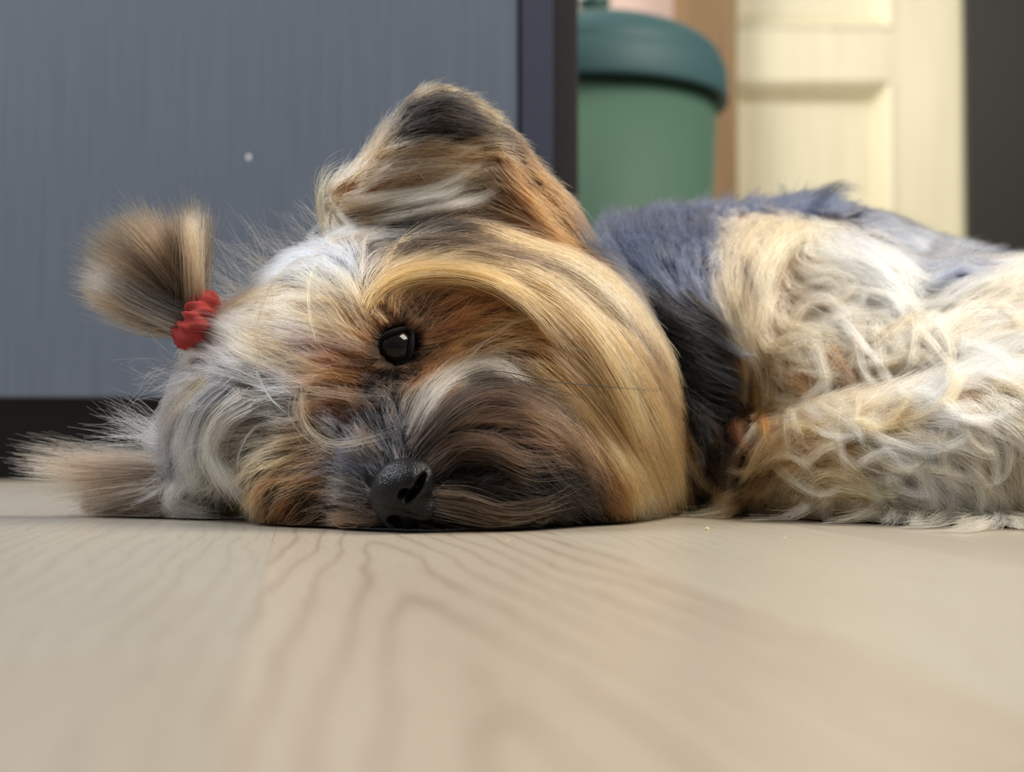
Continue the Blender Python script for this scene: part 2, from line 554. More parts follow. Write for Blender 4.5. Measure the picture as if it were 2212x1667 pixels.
# forehead and crown, swept up to the topknot
S('800,715 745,665 660,640 560,660 470,705', 170, .10, 'gold', 'pale')
S('790,660 735,610 670,585 590,620 490,690', 170, .10, 'ash', 'silver')
S('770,600 720,565 660,565 590,600', 150, .12, 'silver', 'silver')
S('800,690 740,650 680,610 620,605', 140, .10, 'smoke', 'pale')
S('795,745 720,715 620,690 520,700', 170, .08, 'gold', 'pale')
S('790,780 700,755 600,725 500,720', 170, .08, 'orange', 'silver')
S('785,815 690,790 590,760 480,735', 150, .08, 'orange', 'gold')
S('740,830 650,800 560,775 470,750', 150, .08, 'tan', 'silver')
S('700,850 600,825 500,790 430,790', 150, .10, 'ash', 'silver')
S('660,880 560,870 460,850 390,850', 150, .10, 'smoke', 'ash')
S('650,905 540,905 430,890 360,890', 150, .10, 'smoke', 'smoke')
S('640,800 540,770 460,745', 120, .12, 'silver', 'pale')
# left fluff falling from the parting
S('560,910 480,920 420,980 410,1060', 190, .12, 'silver', 'pale')
S('520,900 440,920 390,990 400,1080', 190, .12, 'slate', 'silver')
S('440,830 380,870 345,950 355,1040', 190, .15, 'tan', 'silver')
S('600,930 520,950 470,1010 480,1090', 170, .10, 'ash', 'pale')
S('470,800 420,830 370,880 340,950', 160, .15, 'silver', 'slate')
S('660,940 590,965 540,1020 530,1090', 140, .10, 'ash', 'gold')
# lower cheek ball
S('720,960 640,970 580,1010 550,1080', 120, .10, 'taupe', 'gold')
S('730,1000 670,1010 610,1040 580,1100', 120, .08, 'smoke', 'orange')
S('730,1050 670,1050 620,1075 600,1115', 110, .08, 'brown', 'orange')
S('760,1090 700,1090 650,1110', 80, .08, 'umber', 'brown')
# nose bridge and inner eye
S('835,985 800,930 770,880 740,850', 60, .06, 'black', 'steel')
S('870,985 840,920 820,880', 55, .06, 'black', 'steel')
S('800,1010 755,960 720,920 690,890', 60, .08, 'steel', 'silver')
S('795,1040 745,1000 700,980', 60, .08, 'steel', 'slate')
S('790,1080 750,1050 715,1045', 50, .08, 'dark', 'smoke')
S('800,1110 760,1100 720,1100', 50, .06, 'umber', 'brown')
S('780,880 740,870 690,870 660,890', 70, .12, 'orange', 'smoke')
S('790,840 740,830 690,840', 60, .06, 'rust', 'orange')
S('800,800 760,790 720,790', 40, .05, 'rust', 'orange')
S('830,850 810,840', 18, .03, 'black', 'dark')
S('815,815 800,830 795,850', 18, .03, 'black', 'black')
# eye surround
S('808,745 785,720 770,690', 50, .05, 'umber', 'orange')
S('835,705 820,680 810,655', 45, .05, 'rust', 'gold')
S('885,690 890,670 905,650', 40, .05, 'umber', 'rust')
S('905,720 940,695 975,670', 50, .05, 'umber', 'rust')
S('900,765 940,740 985,710', 55, .05, 'dark', 'rust')
S('875,800 910,790 960,760', 50, .05, 'dark', 'rust')
S('850,820 880,830 920,820', 45, .05, 'dark', 'rust')
# below the eye out to the cheek
S('915,690 1000,650 1090,635 1180,660', 110, .06, 'rust', 'orange')
S('930,730 1010,690 1090,660 1170,670', 120, .06, 'rust', 'orange')
S('930,760 1010,730 1100,700 1190,710', 120, .06, 'rust', 'gold')
S('920,800 980,770 1060,740 1150,750', 120, .06, 'rust', 'gold')
S('870,850 910,830 960,790 1010,760', 70, .08, 'brown', 'orange')
# brow sweep
S('780,690 800,640 860,605 950,595 1050,610 1140,650 1220,730', 240, .12, 'gold', 'gold', 0, .4)
S('790,640 840,590 930,570 1050,580 1170,620 1270,710', 240, .10, 'ash', 'tan', 0, .4)
S('800,600 900,555 1020,550 1150,585 1260,650 1340,760', 240, .08, 'smoke', 'gold', 0, .4)
S('850,545 980,525 1100,545 1230,590 1340,680 1410,800', 240, .08, 'dark', 'brown', 0, .4)
S('960,515 1080,520 1200,555 1310,620 1390,720', 220, .08, 'dark', 'tan', 0, .4)
S('1030,490 1140,530 1250,570 1340,640 1410,740 1440,830', 240, .08, 'tan', 'gold', 0, .4)
# cheek curtain
S('1150,660 1230,720 1300,810 1350,920 1390,1030', 240, .06, 'gold', 'tan', 0, .4)
S('1100,700 1190,750 1270,840 1340,960 1390,1080', 230, .06, 'orange', 'tan', 0, .4)
S('1250,690 1330,780 1390,880 1430,980 1450,1080', 220, .06, 'smoke', 'gold', 0, .4)
S('1330,690 1400,790 1445,900 1465,1000 1472,1090', 220, .06, 'taupe', 'gold', 0, .4)
S('1380,720 1430,820 1460,930 1475,1040', 200, .06, 'gold', 'tan', 0, .4)
S('1090,780 1180,820 1260,900 1330,1000 1370,1100', 220, .06, 'gold', 'tan', 0, .4)
S('1150,860 1230,920 1300,1000 1350,1100', 190, .06, 'tan', 'orange', 0, .4)
S('1380,950 1410,1020 1430,1090', 110, .06, 'gold', 'gold', 0, .5)
# moustache and beard
S('880,900 920,850 980,800 1060,780 1130,810', 150, .12, 'smoke', 'pale', 4)
S('890,940 950,890 1040,850 1130,870 1220,930 1280,1010', 180, .10, 'dark', 'brown', 5)
S('900,970 960,920 1050,890 1140,920 1220,990', 150, .10, 'black', 'brown', 6)
S('915,1000 980,960 1070,940 1160,970 1240,1050', 140, .08, 'black', 'brown', 7)
S('930,1030 1010,1000 1100,1000 1190,1030', 130, .06, 'black', 'umber', 7)
S('935,1065 1020,1050 1110,1060 1200,1075', 120, .05, 'black', 'umber', 7)
S('925,1105 1010,1105 1100,1100 1190,1095', 110, .05, 'black', 'umber', 7)
S('1100,850 1180,880 1250,950 1300,1040', 160, .08, 'smoke', 'umber', 4)
S('1200,1000 1260,1060 1300,1110', 90, .05, 'black', 'umber', 4)
S('1130,1010 1220,1060 1290,1110', 110, .05, 'black', 'dark', 4)
S('1270,990 1320,1060 1350,1110', 110, .05, 'umber', 'orange', 3)
# upper ear
S('850,300 880,260 930,230 990,210', 80, .14, 'dark', 'dark', 0, .7)
S('880,270 950,260 1020,270 1080,295', 90, .12, 'black', 'dark', 0, .7)
S('870,310 950,300 1020,300 1080,310', 90, .12, 'dark', 'smoke', 0, .7)
S('890,215 940,195 1000,205 1060,260', 60, .16, 'smoke', 'tan', 0, .7)
S('770,410 820,360 880,335 960,320 1040,310', 100, .14, 'tan', 'ash', 0, .8)
S('740,430 820,400 900,370 980,350 1050,320', 110, .14, 'orange', 'tan', 0, .8)
S('730,445 830,425 930,405 1030,375', 120, .14, 'tan', 'pale', 0, .85)
S('740,465 840,450 940,430 1050,400', 120, .14, 'umber', 'pale', 0, .85)
S('780,490 870,475 970,460 1060,440', 110, .10, 'dark', 'ash', 0, .85)
S('730,450 745,480 770,500', 70, .14, 'pale', 'silver', 0, .8)
S('800,510 880,520 960,540 1040,560', 110, .08, 'black', 'dark', 0, .8)
S('1060,330 1100,360 1130,420', 60, .06, 'rust', 'orange', 0, .5)
S('1050,390 1110,420 1170,480 1230,540', 110, .06, 'rust', 'orange', 0, .5)
S('1040,440 1110,460 1190,510 1260,560', 120, .06, 'brown', 'orange', 0, .5)
S('1000,480 1090,490 1180,530 1270,580', 120, .06, 'umber', 'rust', 0, .5)
# lower ear
S('480,1040 400,1050 300,1065 200,1080', 150, .10, 'steel', 'taupe', 0, .4)
S('470,1080 380,1090 280,1098 190,1100', 150, .08, 'dark', 'taupe', 0, .4)
# neck and shoulder
S('1250,480 1270,540 1330,600', 110, .12, 'steel', 'steel', 3)
S('1320,465 1330,520 1370,590 1420,650', 120, .12, 'slate', 'steel', 3)
S('1400,455 1410,510 1440,580 1480,650', 120, .12, 'slate', 'steel', 3)
S('1480,450 1485,510 1500,580 1520,650', 120, .12, 'slate', 'steel', 3)
S('1360,590 1420,640 1490,690', 110, .12, 'black', 'dark', 5, .75)
S('1410,660 1470,700 1550,740', 120, .14, 'black', 'dark', 6, .75)
S('1440,730 1510,770 1590,810', 120, .14, 'black', 'steel', 6, .75)
S('1450,800 1510,850 1580,900', 110, .10, 'black', 'black', 6, .75)
S('1470,880 1510,950 1540,1040', 110, .08, 'black', 'black', 6, .7)
S('1480,1000 1510,1050 1530,1100', 80, .06, 'black', 'umber', 6, .7)
S('1500,640 1560,690 1600,770', 110, .12, 'black', 'dark', 5, .75)
# back line
S('1320,450 1400,440 1480,436', 80, .35, 'steel', 'slate', 2)
S('1480,436 1560,432 1650,430', 90, .35, 'steel', 'slate', 2)
S('1640,440 1720,440 1800,450', 120, .30, 'slate', 'slate', 2)
S('1800,455 1900,458 1990,500', 120, .12, 'steel', 'slate', 2)
S('1900,480 1980,510 2050,560', 130, .10, 'slate', 'silver', 2)
S('1950,560 2030,590 2100,610', 130, .10, 'slate', 'silver', 2)
# tan flank and haunch
S('1600,470 1560,530 1545,600 1560,670', 210, .10, 'cream', 'sand', 6, .5)
S('1680,480 1620,530 1590,610 1590,690', 224, .10, 'cream', 'tan', 8, .5)
S('1760,495 1690,540 1650,610 1640,700', 224, .10, 'cream', 'tan', 10, .5)
S('1780,500 1860,540 1930,600 1970,660', 237, .10, 'white', 'white', 6, .5)
S('1740,560 1820,590 1900,640 1950,710', 160, .12, 'cream', 'white', 10, .8)
S('1700,620 1760,620 1840,660 1900,720', 160, .15, 'cream', 'cream', 14, .85)
S('1560,700 1590,770 1620,840', 168, .10, 'cream', 'tan', 8, .5)
S('1650,720 1700,740 1760,790 1800,850', 150, .15, 'tan', 'cream', 16, .85)
S('1600,830 1650,880 1700,900', 120, .14, 'rust', 'tan', 14, .85)
S('1590,900 1610,960 1640,1010', 110, .14, 'umber', 'rust', 14, .8)
S('1560,950 1580,1010 1600,1070', 110, .10, 'black', 'umber', 10, .8)
S('1590,760 1610,830 1640,890', 120, .10, 'tan', 'orange', 10, .8)
S('1500,480 1520,540 1530,600', 120, .12, 'slate', 'slate', 3)
S('1560,445 1570,500 1560,560', 110, .12, 'slate', 'cream', 3)
# forelegs
S('1540,1080 1600,1040 1690,1000 1790,990', 182, 0.11, 'taupe', 'tan', 11.7, 0.70)
S('1570,1100 1650,1080 1740,1060 1820,1080', 182, 0.11, 'tan', 'cream', 13, 0.70)
S('1620,960 1680,960 1760,940 1840,920', 182, 0.11, 'orange', 'tan', 13, 0.70)
S('1650,890 1740,910 1830,920 1920,910', 208, 0.11, 'gold', 'cream', 13, 0.70)
S('1850,890 1950,860 2060,820 2180,790', 234, 0.11, 'cream', 'white', 10.4, 0.70)
S('1800,800 1900,790 2000,740 2100,680', 234, 0.11, 'sand', 'cream', 10.4, 0.70)
S('1970,690 2050,660 2130,630 2212,600', 234, 0.11, 'cream', 'cream', 7.8, 0.70)
S('1990,780 2090,760 2180,760 2260,780', 234, 0.09, 'white', 'white', 7.8, 0.70)
S('1850,960 1900,1010 1930,1070', 169, 0.14, 'cream', 'white', 15.6, 0.72)
S('1780,1000 1840,1040 1880,1090', 169, 0.14, 'tan', 'cream', 15.6, 0.72)
S('1960,930 2010,990 2030,1060', 182, 0.14, 'white', 'cream', 16.9, 0.72)
S('2060,900 2130,960 2140,1050', 182, 0.14, 'cream', 'cream', 18.2, 0.72)
S('2180,880 2210,960 2210,1060', 182, 0.14, 'cream', 'sand', 18.2, 0.72)
S('1950,1060 2010,1100 2090,1120', 156, 0.12, 'cream', 'sand', 15.6, 0.72)
S('2100,1070 2150,1110 2212,1120', 156, 0.12, 'sand', 'cream', 15.6, 0.72)

SP, STN, SA = [], [], []
allp = np.concatenate([s[0] for s in ST])
hitp, _ = trace(allp[:, 0], allp[:, 1])
i0 = 0
for (p, ln, lift, c0, c1, wv, cl) in ST:
    q = hitp[i0:i0 + len(p)]; i0 += len(p)
    for a in range(len(p) - 1):
        seg = q[a + 1] - q[a]
        L = np.linalg.norm(seg)
        m = max(1, int(L / 0.006))
        for k in range(m):
            SP.append(q[a] + seg * (k + .5) / m)
            STN.append(seg / max(L, 1e-9))
            SA.append(np.concatenate([[ln, lift, wv, cl], c0, c1]))
# the side away from the camera: hair hangs to the floor, slate on the back and tan on the legs and head
def far(p, v, ln, lift, c0, c1, wave=0.0):
    SP.append(np.array(p)); v = np.array(v, float); STN.append(v / np.linalg.norm(v))
    SA.append(np.concatenate([[ln, lift, wave, .6], C[c0], C[c1]]))
for x in (0.06, 0.12, 0.18, 0.24, 0.30):
    for y, z in ((0.70, .115), (0.76, .08), (0.78, .04)):
        far((x, y, z), (0.5, 0.5, -1), .022, .12, 'slate', 'steel')
for x, y, z in ((-.06, .60, .05), (-.02, .60, .08), (.02, .60, .06), (-.09, .585, .03), (.04, .60, .03)):
    far((x, y, z), (0.3, 0.5, -0.8), .03, .10, 'gold', 'tan')
SP, STN, SA = np.array(SP), np.array(STN), np.array(SA)

def weights(P, power=2.6):
    d2 = ((P[:, None, :] - SP[None]) ** 2).sum(2)
    return 1.0 / (d2 + 0.0035 ** 2) ** power

def field(P):
    out = np.empty_like(P)
    for i in range(0, len(P), 4000):
        w = weights(P[i:i + 4000], 2.0)
        out[i:i + 4000] = (w @ STN) / w.sum(1, keepdims=True)
    return out

def attrs(P):
    out = np.empty((len(P), SA.shape[1]))
    for i in range(0, len(P), 4000):
        w = weights(P[i:i + 4000])
        a = (w @ SA) / w.sum(1, keepdims=True)
        # the colours of one stroke picked by closeness, half mixed with the blend, keep the coat streaky
        g = np.log(w) * 0.75 + rng.gumbel(size=w.shape)
        pick = SA[g.argmax(1)]
        a[:, 4:] = a[:, 4:] * .45 + pick[:, 4:] * .55
        out[i:i + 4000] = a
    return out

def unit(v):
    return v / np.maximum(np.linalg.norm(v, axis=-1, keepdims=True), 1e-9)

# skin tint: the undercoat
vco = np.array([v.co for v in me.vertices])
ua = np.empty((len(vco), 3))
for i in range(0, len(vco), 4000):
    w = weights(vco[i:i + 4000])
    ua[i:i + 4000] = (w @ SA[:, 4:7]) / w.sum(1, keepdims=True) * 0.45
ca = me.color_attributes.new('coat', 'FLOAT_COLOR', 'POINT')
ca.data.foreach_set('color', np.concatenate([ua, np.ones((len(ua), 1))], 1).astype(np.float32).ravel())
skin = material('dog_undercoat', (120, 90, 60), 0.8, 0.15)
at = nd(skin, 'ShaderNodeAttribute'); at.attribute_name = 'coat'
lk(skin, at.outputs['Color'], skin.node_tree.nodes['Principled BSDF'].inputs['Base Color'])
dog = obj('dog', me, skin, None, smooth=True)
tag(dog, 'long-haired tan and grey terrier lying on its side on the oak floor', 'dog')

# ------------------------------------------------------------------ hair
hair_m = bpy.data.materials.new('dog_hair')
hair_m.use_nodes = True
nt = hair_m.node_tree
nt.nodes.remove(nt.nodes['Principled BSDF'])
hb = nt.nodes.new('ShaderNodeBsdfHairPrincipled')
hb.model = 'CHIANG'
hb.parametrization = 'COLOR'
hb.inputs['Roughness'].default_value = 0.38
hb.inputs['Radial Roughness'].default_value = 0.45
hb.inputs['Coat'].default_value = 0.0
hb.inputs['IOR'].default_value = 1.36
ha = nt.nodes.new('ShaderNodeAttribute'); ha.attribute_name = 'hair_color'
nt.links.new(ha.outputs['Color'], hb.inputs['Color'])
nt.links.new(hb.outputs[0], nt.nodes['Material Output'].inputs['Surface'])

BUCKET = {}
def put(name, P, R, Cc):
    """P (n,k,3) points, R (n,k) radii, Cc (n,k,3) colours"""
    BUCKET.setdefault(name, []).append((P, R, Cc))

def strand_finish(name, P, r0, r1, c0, c1, noise=0.0, cpow=1.0):
    n, k, _ = P.shape
    t = np.linspace(0, 1, k)
    if noise:
        v = rng.normal(size=(n, 1, 3)) * (t ** 1.6)[None, :, None] * noise
        v += rng.normal(size=(n, 1, 3)) * (np.sin(t * math.pi * 1.5) * t)[None, :, None] * noise * .6
        P = P + v
    P[..., 2] = np.maximum(P[..., 2], 0.0010)
    R = (r0 + (r1 - r0) * t ** 1.5)[None] * rng.uniform(.7, 1.25, (n, 1))
    val = np.exp(rng.normal(0, .18, (n, 1, 1))) * np.where(rng.random((n, 1, 1)) < .12, .38, 1.0)
    Cc = (c0[:, None] + (c1 - c0)[:, None] * (t ** cpow)[None, :, None]) * val
    Cc = np.clip(Cc, 0.003, 0.92)
    # nothing grows across the eye
    if EYE is not None:
        dd = np.linalg.norm(P - EYE_FRONT, axis=2).min(1)
        keep = dd > 0.0060
        P, R, Cc = P[keep], R[keep], Cc[keep]
    put(name, P, R, Cc)
EYE_FRONT = EYE - ray(853, 752) * 0.006

def coat(n_clump, n_child, K=9):
    wgt = fa.copy()
    vis = (fn * unit(CAMP - fc)).sum(1)
    wgt *= np.where(vis > -0.15, 1.0, 0.35)
    wgt *= np.where(fc[:, 2] < 0.003, 0.05, 1.0)
    wgt *= np.where(fc[:, 1] > 0.66, 0.55, 1.0)
    wgt *= np.where(fc[:, 0] > 0.235, 0.16, 1.0)
    wgt *= np.where(np.linalg.norm(fc - EYE, axis=1) < .028, 2.6, 1.0)
    near_eye = np.linalg.norm(fc - EYE, axis=1) < 0.0082
    wgt[near_eye] = 0
    f = rng.choice(len(fa), n_clump, p=wgt / wgt.sum())
    q = TRI[f]
    u, v = rng.random((2, n_clump, 1))
    P0 = (q[:, 0] * (1 - u) + q[:, 1] * u) * (1 - v) + (q[:, 3] * (1 - u) + q[:, 2] * u) * v
    A = attrs(P0)
    reg = PREG[prim_d(P0).argmin(1)]
    L = A[:, 0] * rng.uniform(.75, 1.25, n_clump)
    lift = A[:, 1] * rng.uniform(.4, 1.5, n_clump)
    wv, cl = A[:, 2], A[:, 3]
    path = np.empty((n_clump, K, 3)); nor = np.empty((n_clump, K, 3))
    P = P0.copy()
    ph = rng.random(n_clump) * 6.28
    wn = rng.uniform(.8, 1.7, n_clump)
    dprev = None
    jit = rng.normal(0, .16, n_clump)
    for j in range(K):
        N = grad(P)
        path[:, j], nor[:, j] = P, N
        if j == K - 1:
            break
        d = field(P)
        d = d - (d * N).sum(1, keepdims=True) * N
        d = unit(d)
        B = np.cross(N, d)
        d = unit(d + B * jit[:, None])
        if dprev is not None:
            d = unit(d * .55 + dprev * .45)
        dprev = d
        P = P + d * (L / (K - 1))[:, None]
        h = lift * L * ((j + 1) / (K - 1)) ** 0.8 + 0.0006
        s = sdf(P)
        P = P - (s - h)[:, None] * grad(P) * .9
        P[:, 2] = np.maximum(P[:, 2], .001)
    T = unit(np.gradient(path, axis=1))
    Bn = unit(np.cross(nor, T))
    t = np.linspace(0, 1, K)
    osc = np.sin(ph[:, None] + wn[:, None] * t[None] * 5.5) - np.sin(ph)[:, None]
    osc2 = np.cos(ph[:, None] + wn[:, None] * t[None] * 5.5) - np.cos(ph)[:, None]
    path = path + Bn * (osc * wv[:, None])[..., None] + nor * (np.maximum(osc2, -.2) * wv[:, None] * .6)[..., None]
    # children
    idx = np.repeat(np.arange(n_clump), n_child)
    m = len(idx)
    rc = np.where(wv[idx] * 6000 > 9, .0032, .0021)
    ang, rad = rng.random(m) * 6.28, np.sqrt(rng.random(m)) * rc
    a, b = np.cos(ang) * rad, np.sin(ang) * rad * .6
    spread = 1 - cl[idx][:, None] * t[None] ** .8
    ls = rng.uniform(.62, 1.0, m)
    s = (t[None] * ls[:, None]) * (K - 1)
    i0 = np.minimum(s.astype(int), K - 2); fr = (s - i0)[..., None]
    base = path[idx[:, None], i0] * (1 - fr) + path[idx[:, None], i0 + 1] * fr
    Pc = base + Bn[idx] * (a[:, None] * spread)[..., None] + nor[idx] * (b[:, None] * spread)[..., None]
    c0, c1 = A[idx, 4:7], A[idx, 7:10]
    sel = rng.random(m) < .30
    A2_ = attrs(P0[idx[sel]] + rng.normal(0, .001, (sel.sum(), 3)))
    c0 = c0.copy(); c1 = c1.copy()
    c0[sel], c1[sel] = A2_[:, 4:7], A2_[:, 7:10]
    names = np.array(['head_fur', 'muzzle_fur', 'ear_fur', 'ear_fringe', 'neck_fur', 'body_coat', 'leg_fur'])
    for r in range(7):
        k = reg[idx] == r
        if k.any():
            Lm = L[idx][k]
            strand_finish(names[r], Pc[k], .000085, .000030, c0[k], c1[k], noise=0.0011)
coat(12000, 15)

def resample(p, K):
    """smooth curve through the points of a polyline"""
    p = np.asarray(p, float)
    if len(p) == 2:
        return p[0] + (p[1] - p[0]) * np.linspace(0, 1, K)[:, None]
    e = np.concatenate([[2 * p[0] - p[1]], p, [2 * p[-1] - p[-2]]])
    L = np.concatenate([[0], np.cumsum(np.linalg.norm(np.diff(p, axis=0), axis=1))])
    s = np.linspace(0, L[-1], K)
    i = np.clip(np.searchsorted(L, s, 'right') - 1, 0, len(p) - 2)
    t = ((s - L[i]) / np.maximum(L[i + 1] - L[i], 1e-9))[:, None]
    a, b, c, d = e[i], e[i + 1], e[i + 2], e[i + 3]
    return .5 * (2 * b + (c - a) * t + (2 * a - 5 * b + 4 * c - d) * t ** 2 + (3 * b - a - 3 * c + d) * t ** 3)

def sheet(name, guides, n, c0, c1, thick=.002, off=(.0012, .003), lens=(.65, 1.0), noise=.0012, r=(.000085, .00003), spread=(1, 1), K=13, root=0.0, gather=.55):
    """a lock or curtain of hair laid between neighbouring guide paths"""
    G = []
    for g in guides:
        p = np.array([[float(q) for q in s.split(',')] for s in g.split()])
        if p.shape[1] == 2:
            h, _ = trace(p[:, 0], p[:, 1])
            nrm = grad(h)
            tt = np.linspace(0, 1, len(p))[:, None]
            h = h + (nrm * .6 + unit(CAMP - h) * .4) * (off[0] + (off[1] - off[0]) * tt)
        else:
            h = W(p[:, 0], p[:, 1], p[:, 2])
        G.append(resample(h, K))
    G = np.array(G)
    nl = max(2, int(n / 34))                      # hairs gather into locks
    ng = len(G) - 1
    u0 = rng.random(n)
    lc = np.sort(rng.random(nl))
    lock = np.abs(u0[:, None] + rng.normal(0, .02, (n, 1)) - lc[None]).argmin(1)
    lockv = np.exp(rng.normal(-.05, .42, nl))
    t = np.linspace(0, 1, K)
    ut = (u0[:, None] + (lc[lock] - u0)[:, None] * gather * np.minimum(t[None] * 1.3, 1)) * ng
    i = np.clip(ut.astype(int), 0, max(ng - 1, 0)); f = (ut - i)[..., None]
    kk = np.arange(K)[None]
    P = G[i, kk] * (1 - f) + G[np.minimum(i + 1, ng), kk] * f
    # locks lie over one another
    toward = unit(CAMP - P.mean(1)) * .6 + np.array([0, 0, .4])
    P = P + (toward * (rng.normal(0, 1, nl)[lock] * thick * .45)[:, None])[:, None] * (np.sin(t * math.pi * .8) + .2)[None, :, None]
    v = rng.normal(size=(n, 3)) * .5
    P = P + v[:, None] * thick * (spread[0] + (spread[1] - spread[0]) * t)[None, :, None]
    st = rng.random(n) * root
    ls = rng.uniform(*lens, n)
    s = (st[:, None] + t[None] * (ls - st)[:, None]) * (K - 1)
    s = np.clip(s, 0, K - 1.001)
    i0 = s.astype(int); fr = (s - i0)[..., None]
    P = P[np.arange(n)[:, None], i0] * (1 - fr) + P[np.arange(n)[:, None], i0 + 1] * fr
    def cols(c):
        cs = np.array([C[x] for x in c.split()])
        a_, b_ = rng.integers(0, len(cs), n), rng.integers(0, len(cs), nl)
        return (cs[a_] * .45 + cs[b_][lock] * .55) * lockv[lock][:, None]
    strand_finish(name, P, r[0], r[1], cols(c0), cols(c1), noise=noise)

# topknot: a brush fanning out of the red tie
sheet('topknot', ['400,705,.530 330,700,.530 250,675,.530 195,655,.530', '402,700,.530 320,670,.530 240,620,.530 175,600,.530', '405,692,.530 330,640,.530 255,570,.530 180,520,.530',
                  '408,685,.530 350,610,.530 290,520,.530 240,475,.530', '412,678,.530 372,600,.530 330,510,.530 300,450,.530', '416,670,.530 395,600,.530 375,530,.530 365,480,.530',
                  '420,662,.530 418,600,.530 415,520,.530 405,450,.530', '422,655,.530 426,600,.530 430,520,.530 432,455,.530'],
      4600, 'mouse umber umber', 'taupe mouse mouse smoke', thick=.0065, spread=(.6, 1.0), lens=(.86, 1.0), noise=.0009)
sheet('topknot', ['420,700,.528 330,690,.524 240,655,.522 190,640,.522', '420,680,.528 350,620,.524 270,560,.522 200,530,.522', '425,668,.528 390,600,.524 350,520,.522 310,455,.522'],
      1600, 'umber mouse', 'taupe mouse smoke', thick=.004, spread=(.6, 1.0), lens=(.7, 1.0), noise=.0009)
sheet('topknot', ['415,660,.522 412,600,.520 405,520,.520 395,455,.520', '424,655,.522 428,600,.520 428,520,.520 430,450,.520'], 420, 'mouse brown', 'taupe sand', thick=.004, lens=(.8, 1.0))
sheet('topknot', ['400,700,.522 300,660,.522 230,620,.522 180,615,.522', '400,690,.522 310,640,.522 240,590,.522 185,560,.522'], 500, 'smoke mouse', 'silver ash ash', thick=.004, lens=(.8, 1.03))
# hair gathered into the tie
sheet('head_fur', ['640,700 560,690 490,690 440,690', '640,760 560,735 500,715 445,700', '600,800 540,770 490,735 450,715'], 900, 'gold tan smoke', 'silver pale sand', thick=.004, off=(.002, .002), spread=(1, .5), root=.4)
sheet('head_fur', ['560,640 520,665 490,680 450,685', '620,620 560,650 500,675 450,690'], 350, 'tan orange', 'tan sand', thick=.004, spread=(1, .5), root=.3)
# hair thrown over the lower ear on the floor
sheet('ear_fringe', ['440,1010,.535 330,995,.540 200,985,.548 60,960,.556', '440,1015,.535 330,1010,.540 180,1010,.548 20,990,.556', '450,1020,.535 340,1030,.540 210,1035,.548 60,1030,.556',
                     '450,1030,.535 340,1050,.540 230,1065,.546 130,1085,.552', '460,1040,.535 350,1070,.540 260,1090,.546 190,1105,.550'],
      2200, 'steel smoke ash', 'taupe taupe smoke sand', thick=.005, spread=(.5, 1.3), lens=(.5, 1.0), noise=.0012)
sheet('ear_fringe', ['440,1010,.530 380,960,.532 300,915,.535 180,870,.540', '430,1000,.530 360,950,.532 300,920,.535 230,900,.540', '420,990,.53 350,960,.53 250,955,.53 130,960,.54'], 110, 'slate ash', 'sand silver', thick=.004, lens=(.5, 1.0), noise=.002)
sheet('ear_fringe', ['420,960,.530 330,930,.530 270,880,.53 245,850,.53', '410,980,.530 340,960,.530 270,930,.53 225,900,.53'], 60, 'slate ash', 'sand silver', thick=.006, lens=(.5, 1.0), noise=.003)
# falling curl bands of the left fluff
sheet('head_fur', ['470,830 420,880 395,960 420,1050', '500,840 450,890 430,970 460,1060'], 700, 'ash slate', 'silver silver pale', thick=.003, off=(.002, .003), lens=(.7, 1))
sheet('head_fur', ['520,850 470,900 455,980 520,1070', '560,880 500,920 480,990 540,1075'], 700, 'ash silver taupe', 'pale silver pale', thick=.003, off=(.002, .004), lens=(.7, 1))
sheet('head_fur', ['430,830 365,890 340,970 370,1060', '460,830 400,890 370,970 395,1060'], 600, 'tan ash', 'slate silver silver', thick=.003, off=(.002, .004), lens=(.7, 1))
sheet('head_fur', ['400,1040,.53 390,1080,.53 420,1105,.53 480,1118,.525', '370,1050,.53 360,1090,.53 400,1115,.53 460,1120,.525'], 300, 'silver pale', 'pale slate', thick=.003, lens=(.7, 1))
# brow sweep: the long tan curtain over the cheek
sheet('head_fur', ['785,690 800,650 860,612 960,602 1060,625 1150,690 1230,790', '790,665 830,615 920,588 1040,598 1150,650 1250,750'], 900, 'gold gold tan brown', 'orange gold gold tan', thick=.003, off=(.0002, .0055), lens=(.55, 1), root=.25)
sheet('head_fur', ['960,560 1080,570 1200,620 1310,720 1380,850', '1000,590 1120,610 1230,680 1320,790 1380,930 1420,1060', '1060,620 1160,660 1250,740 1320,850 1370,980 1400,1090'], 2200, 'gold orange tan taupe gold smoke', 'tan gold pale gold tan', thick=.0035, off=(.002, .004), lens=(.55, 1), root=.35)
sheet('head_fur', ['1040,495 1150,535 1260,575 1350,650 1415,760 1445,860', '1020,510 1130,555 1240,600 1330,680 1395,790'], 1300, 'taupe tan gold smoke gold', 'gold tan pale tan', thick=.003, off=(.002, .004), lens=(.55, 1), root=.3)
sheet('head_fur', ['820,560 940,545 1060,565 1180,610 1290,690', '860,540 980,530 1100,560 1220,600 1330,690'], 800, 'dark umber umber', 'dark brown umber taupe', thick=.003, off=(.002, .004), lens=(.5, 1), root=.3)
sheet('head_fur', ['1250,660 1340,750 1410,870 1450,990 1475,1105', '1200,740 1290,830 1360,940 1410,1040 1440,1112', '1120,780 1210,850 1290,950 1350,1040 1390,1115'], 3000, 'gold orange tan smoke gold', 'gold tan pale gold tan', thick=.0035, off=(.002, .003), lens=(.6, 1), root=.45)
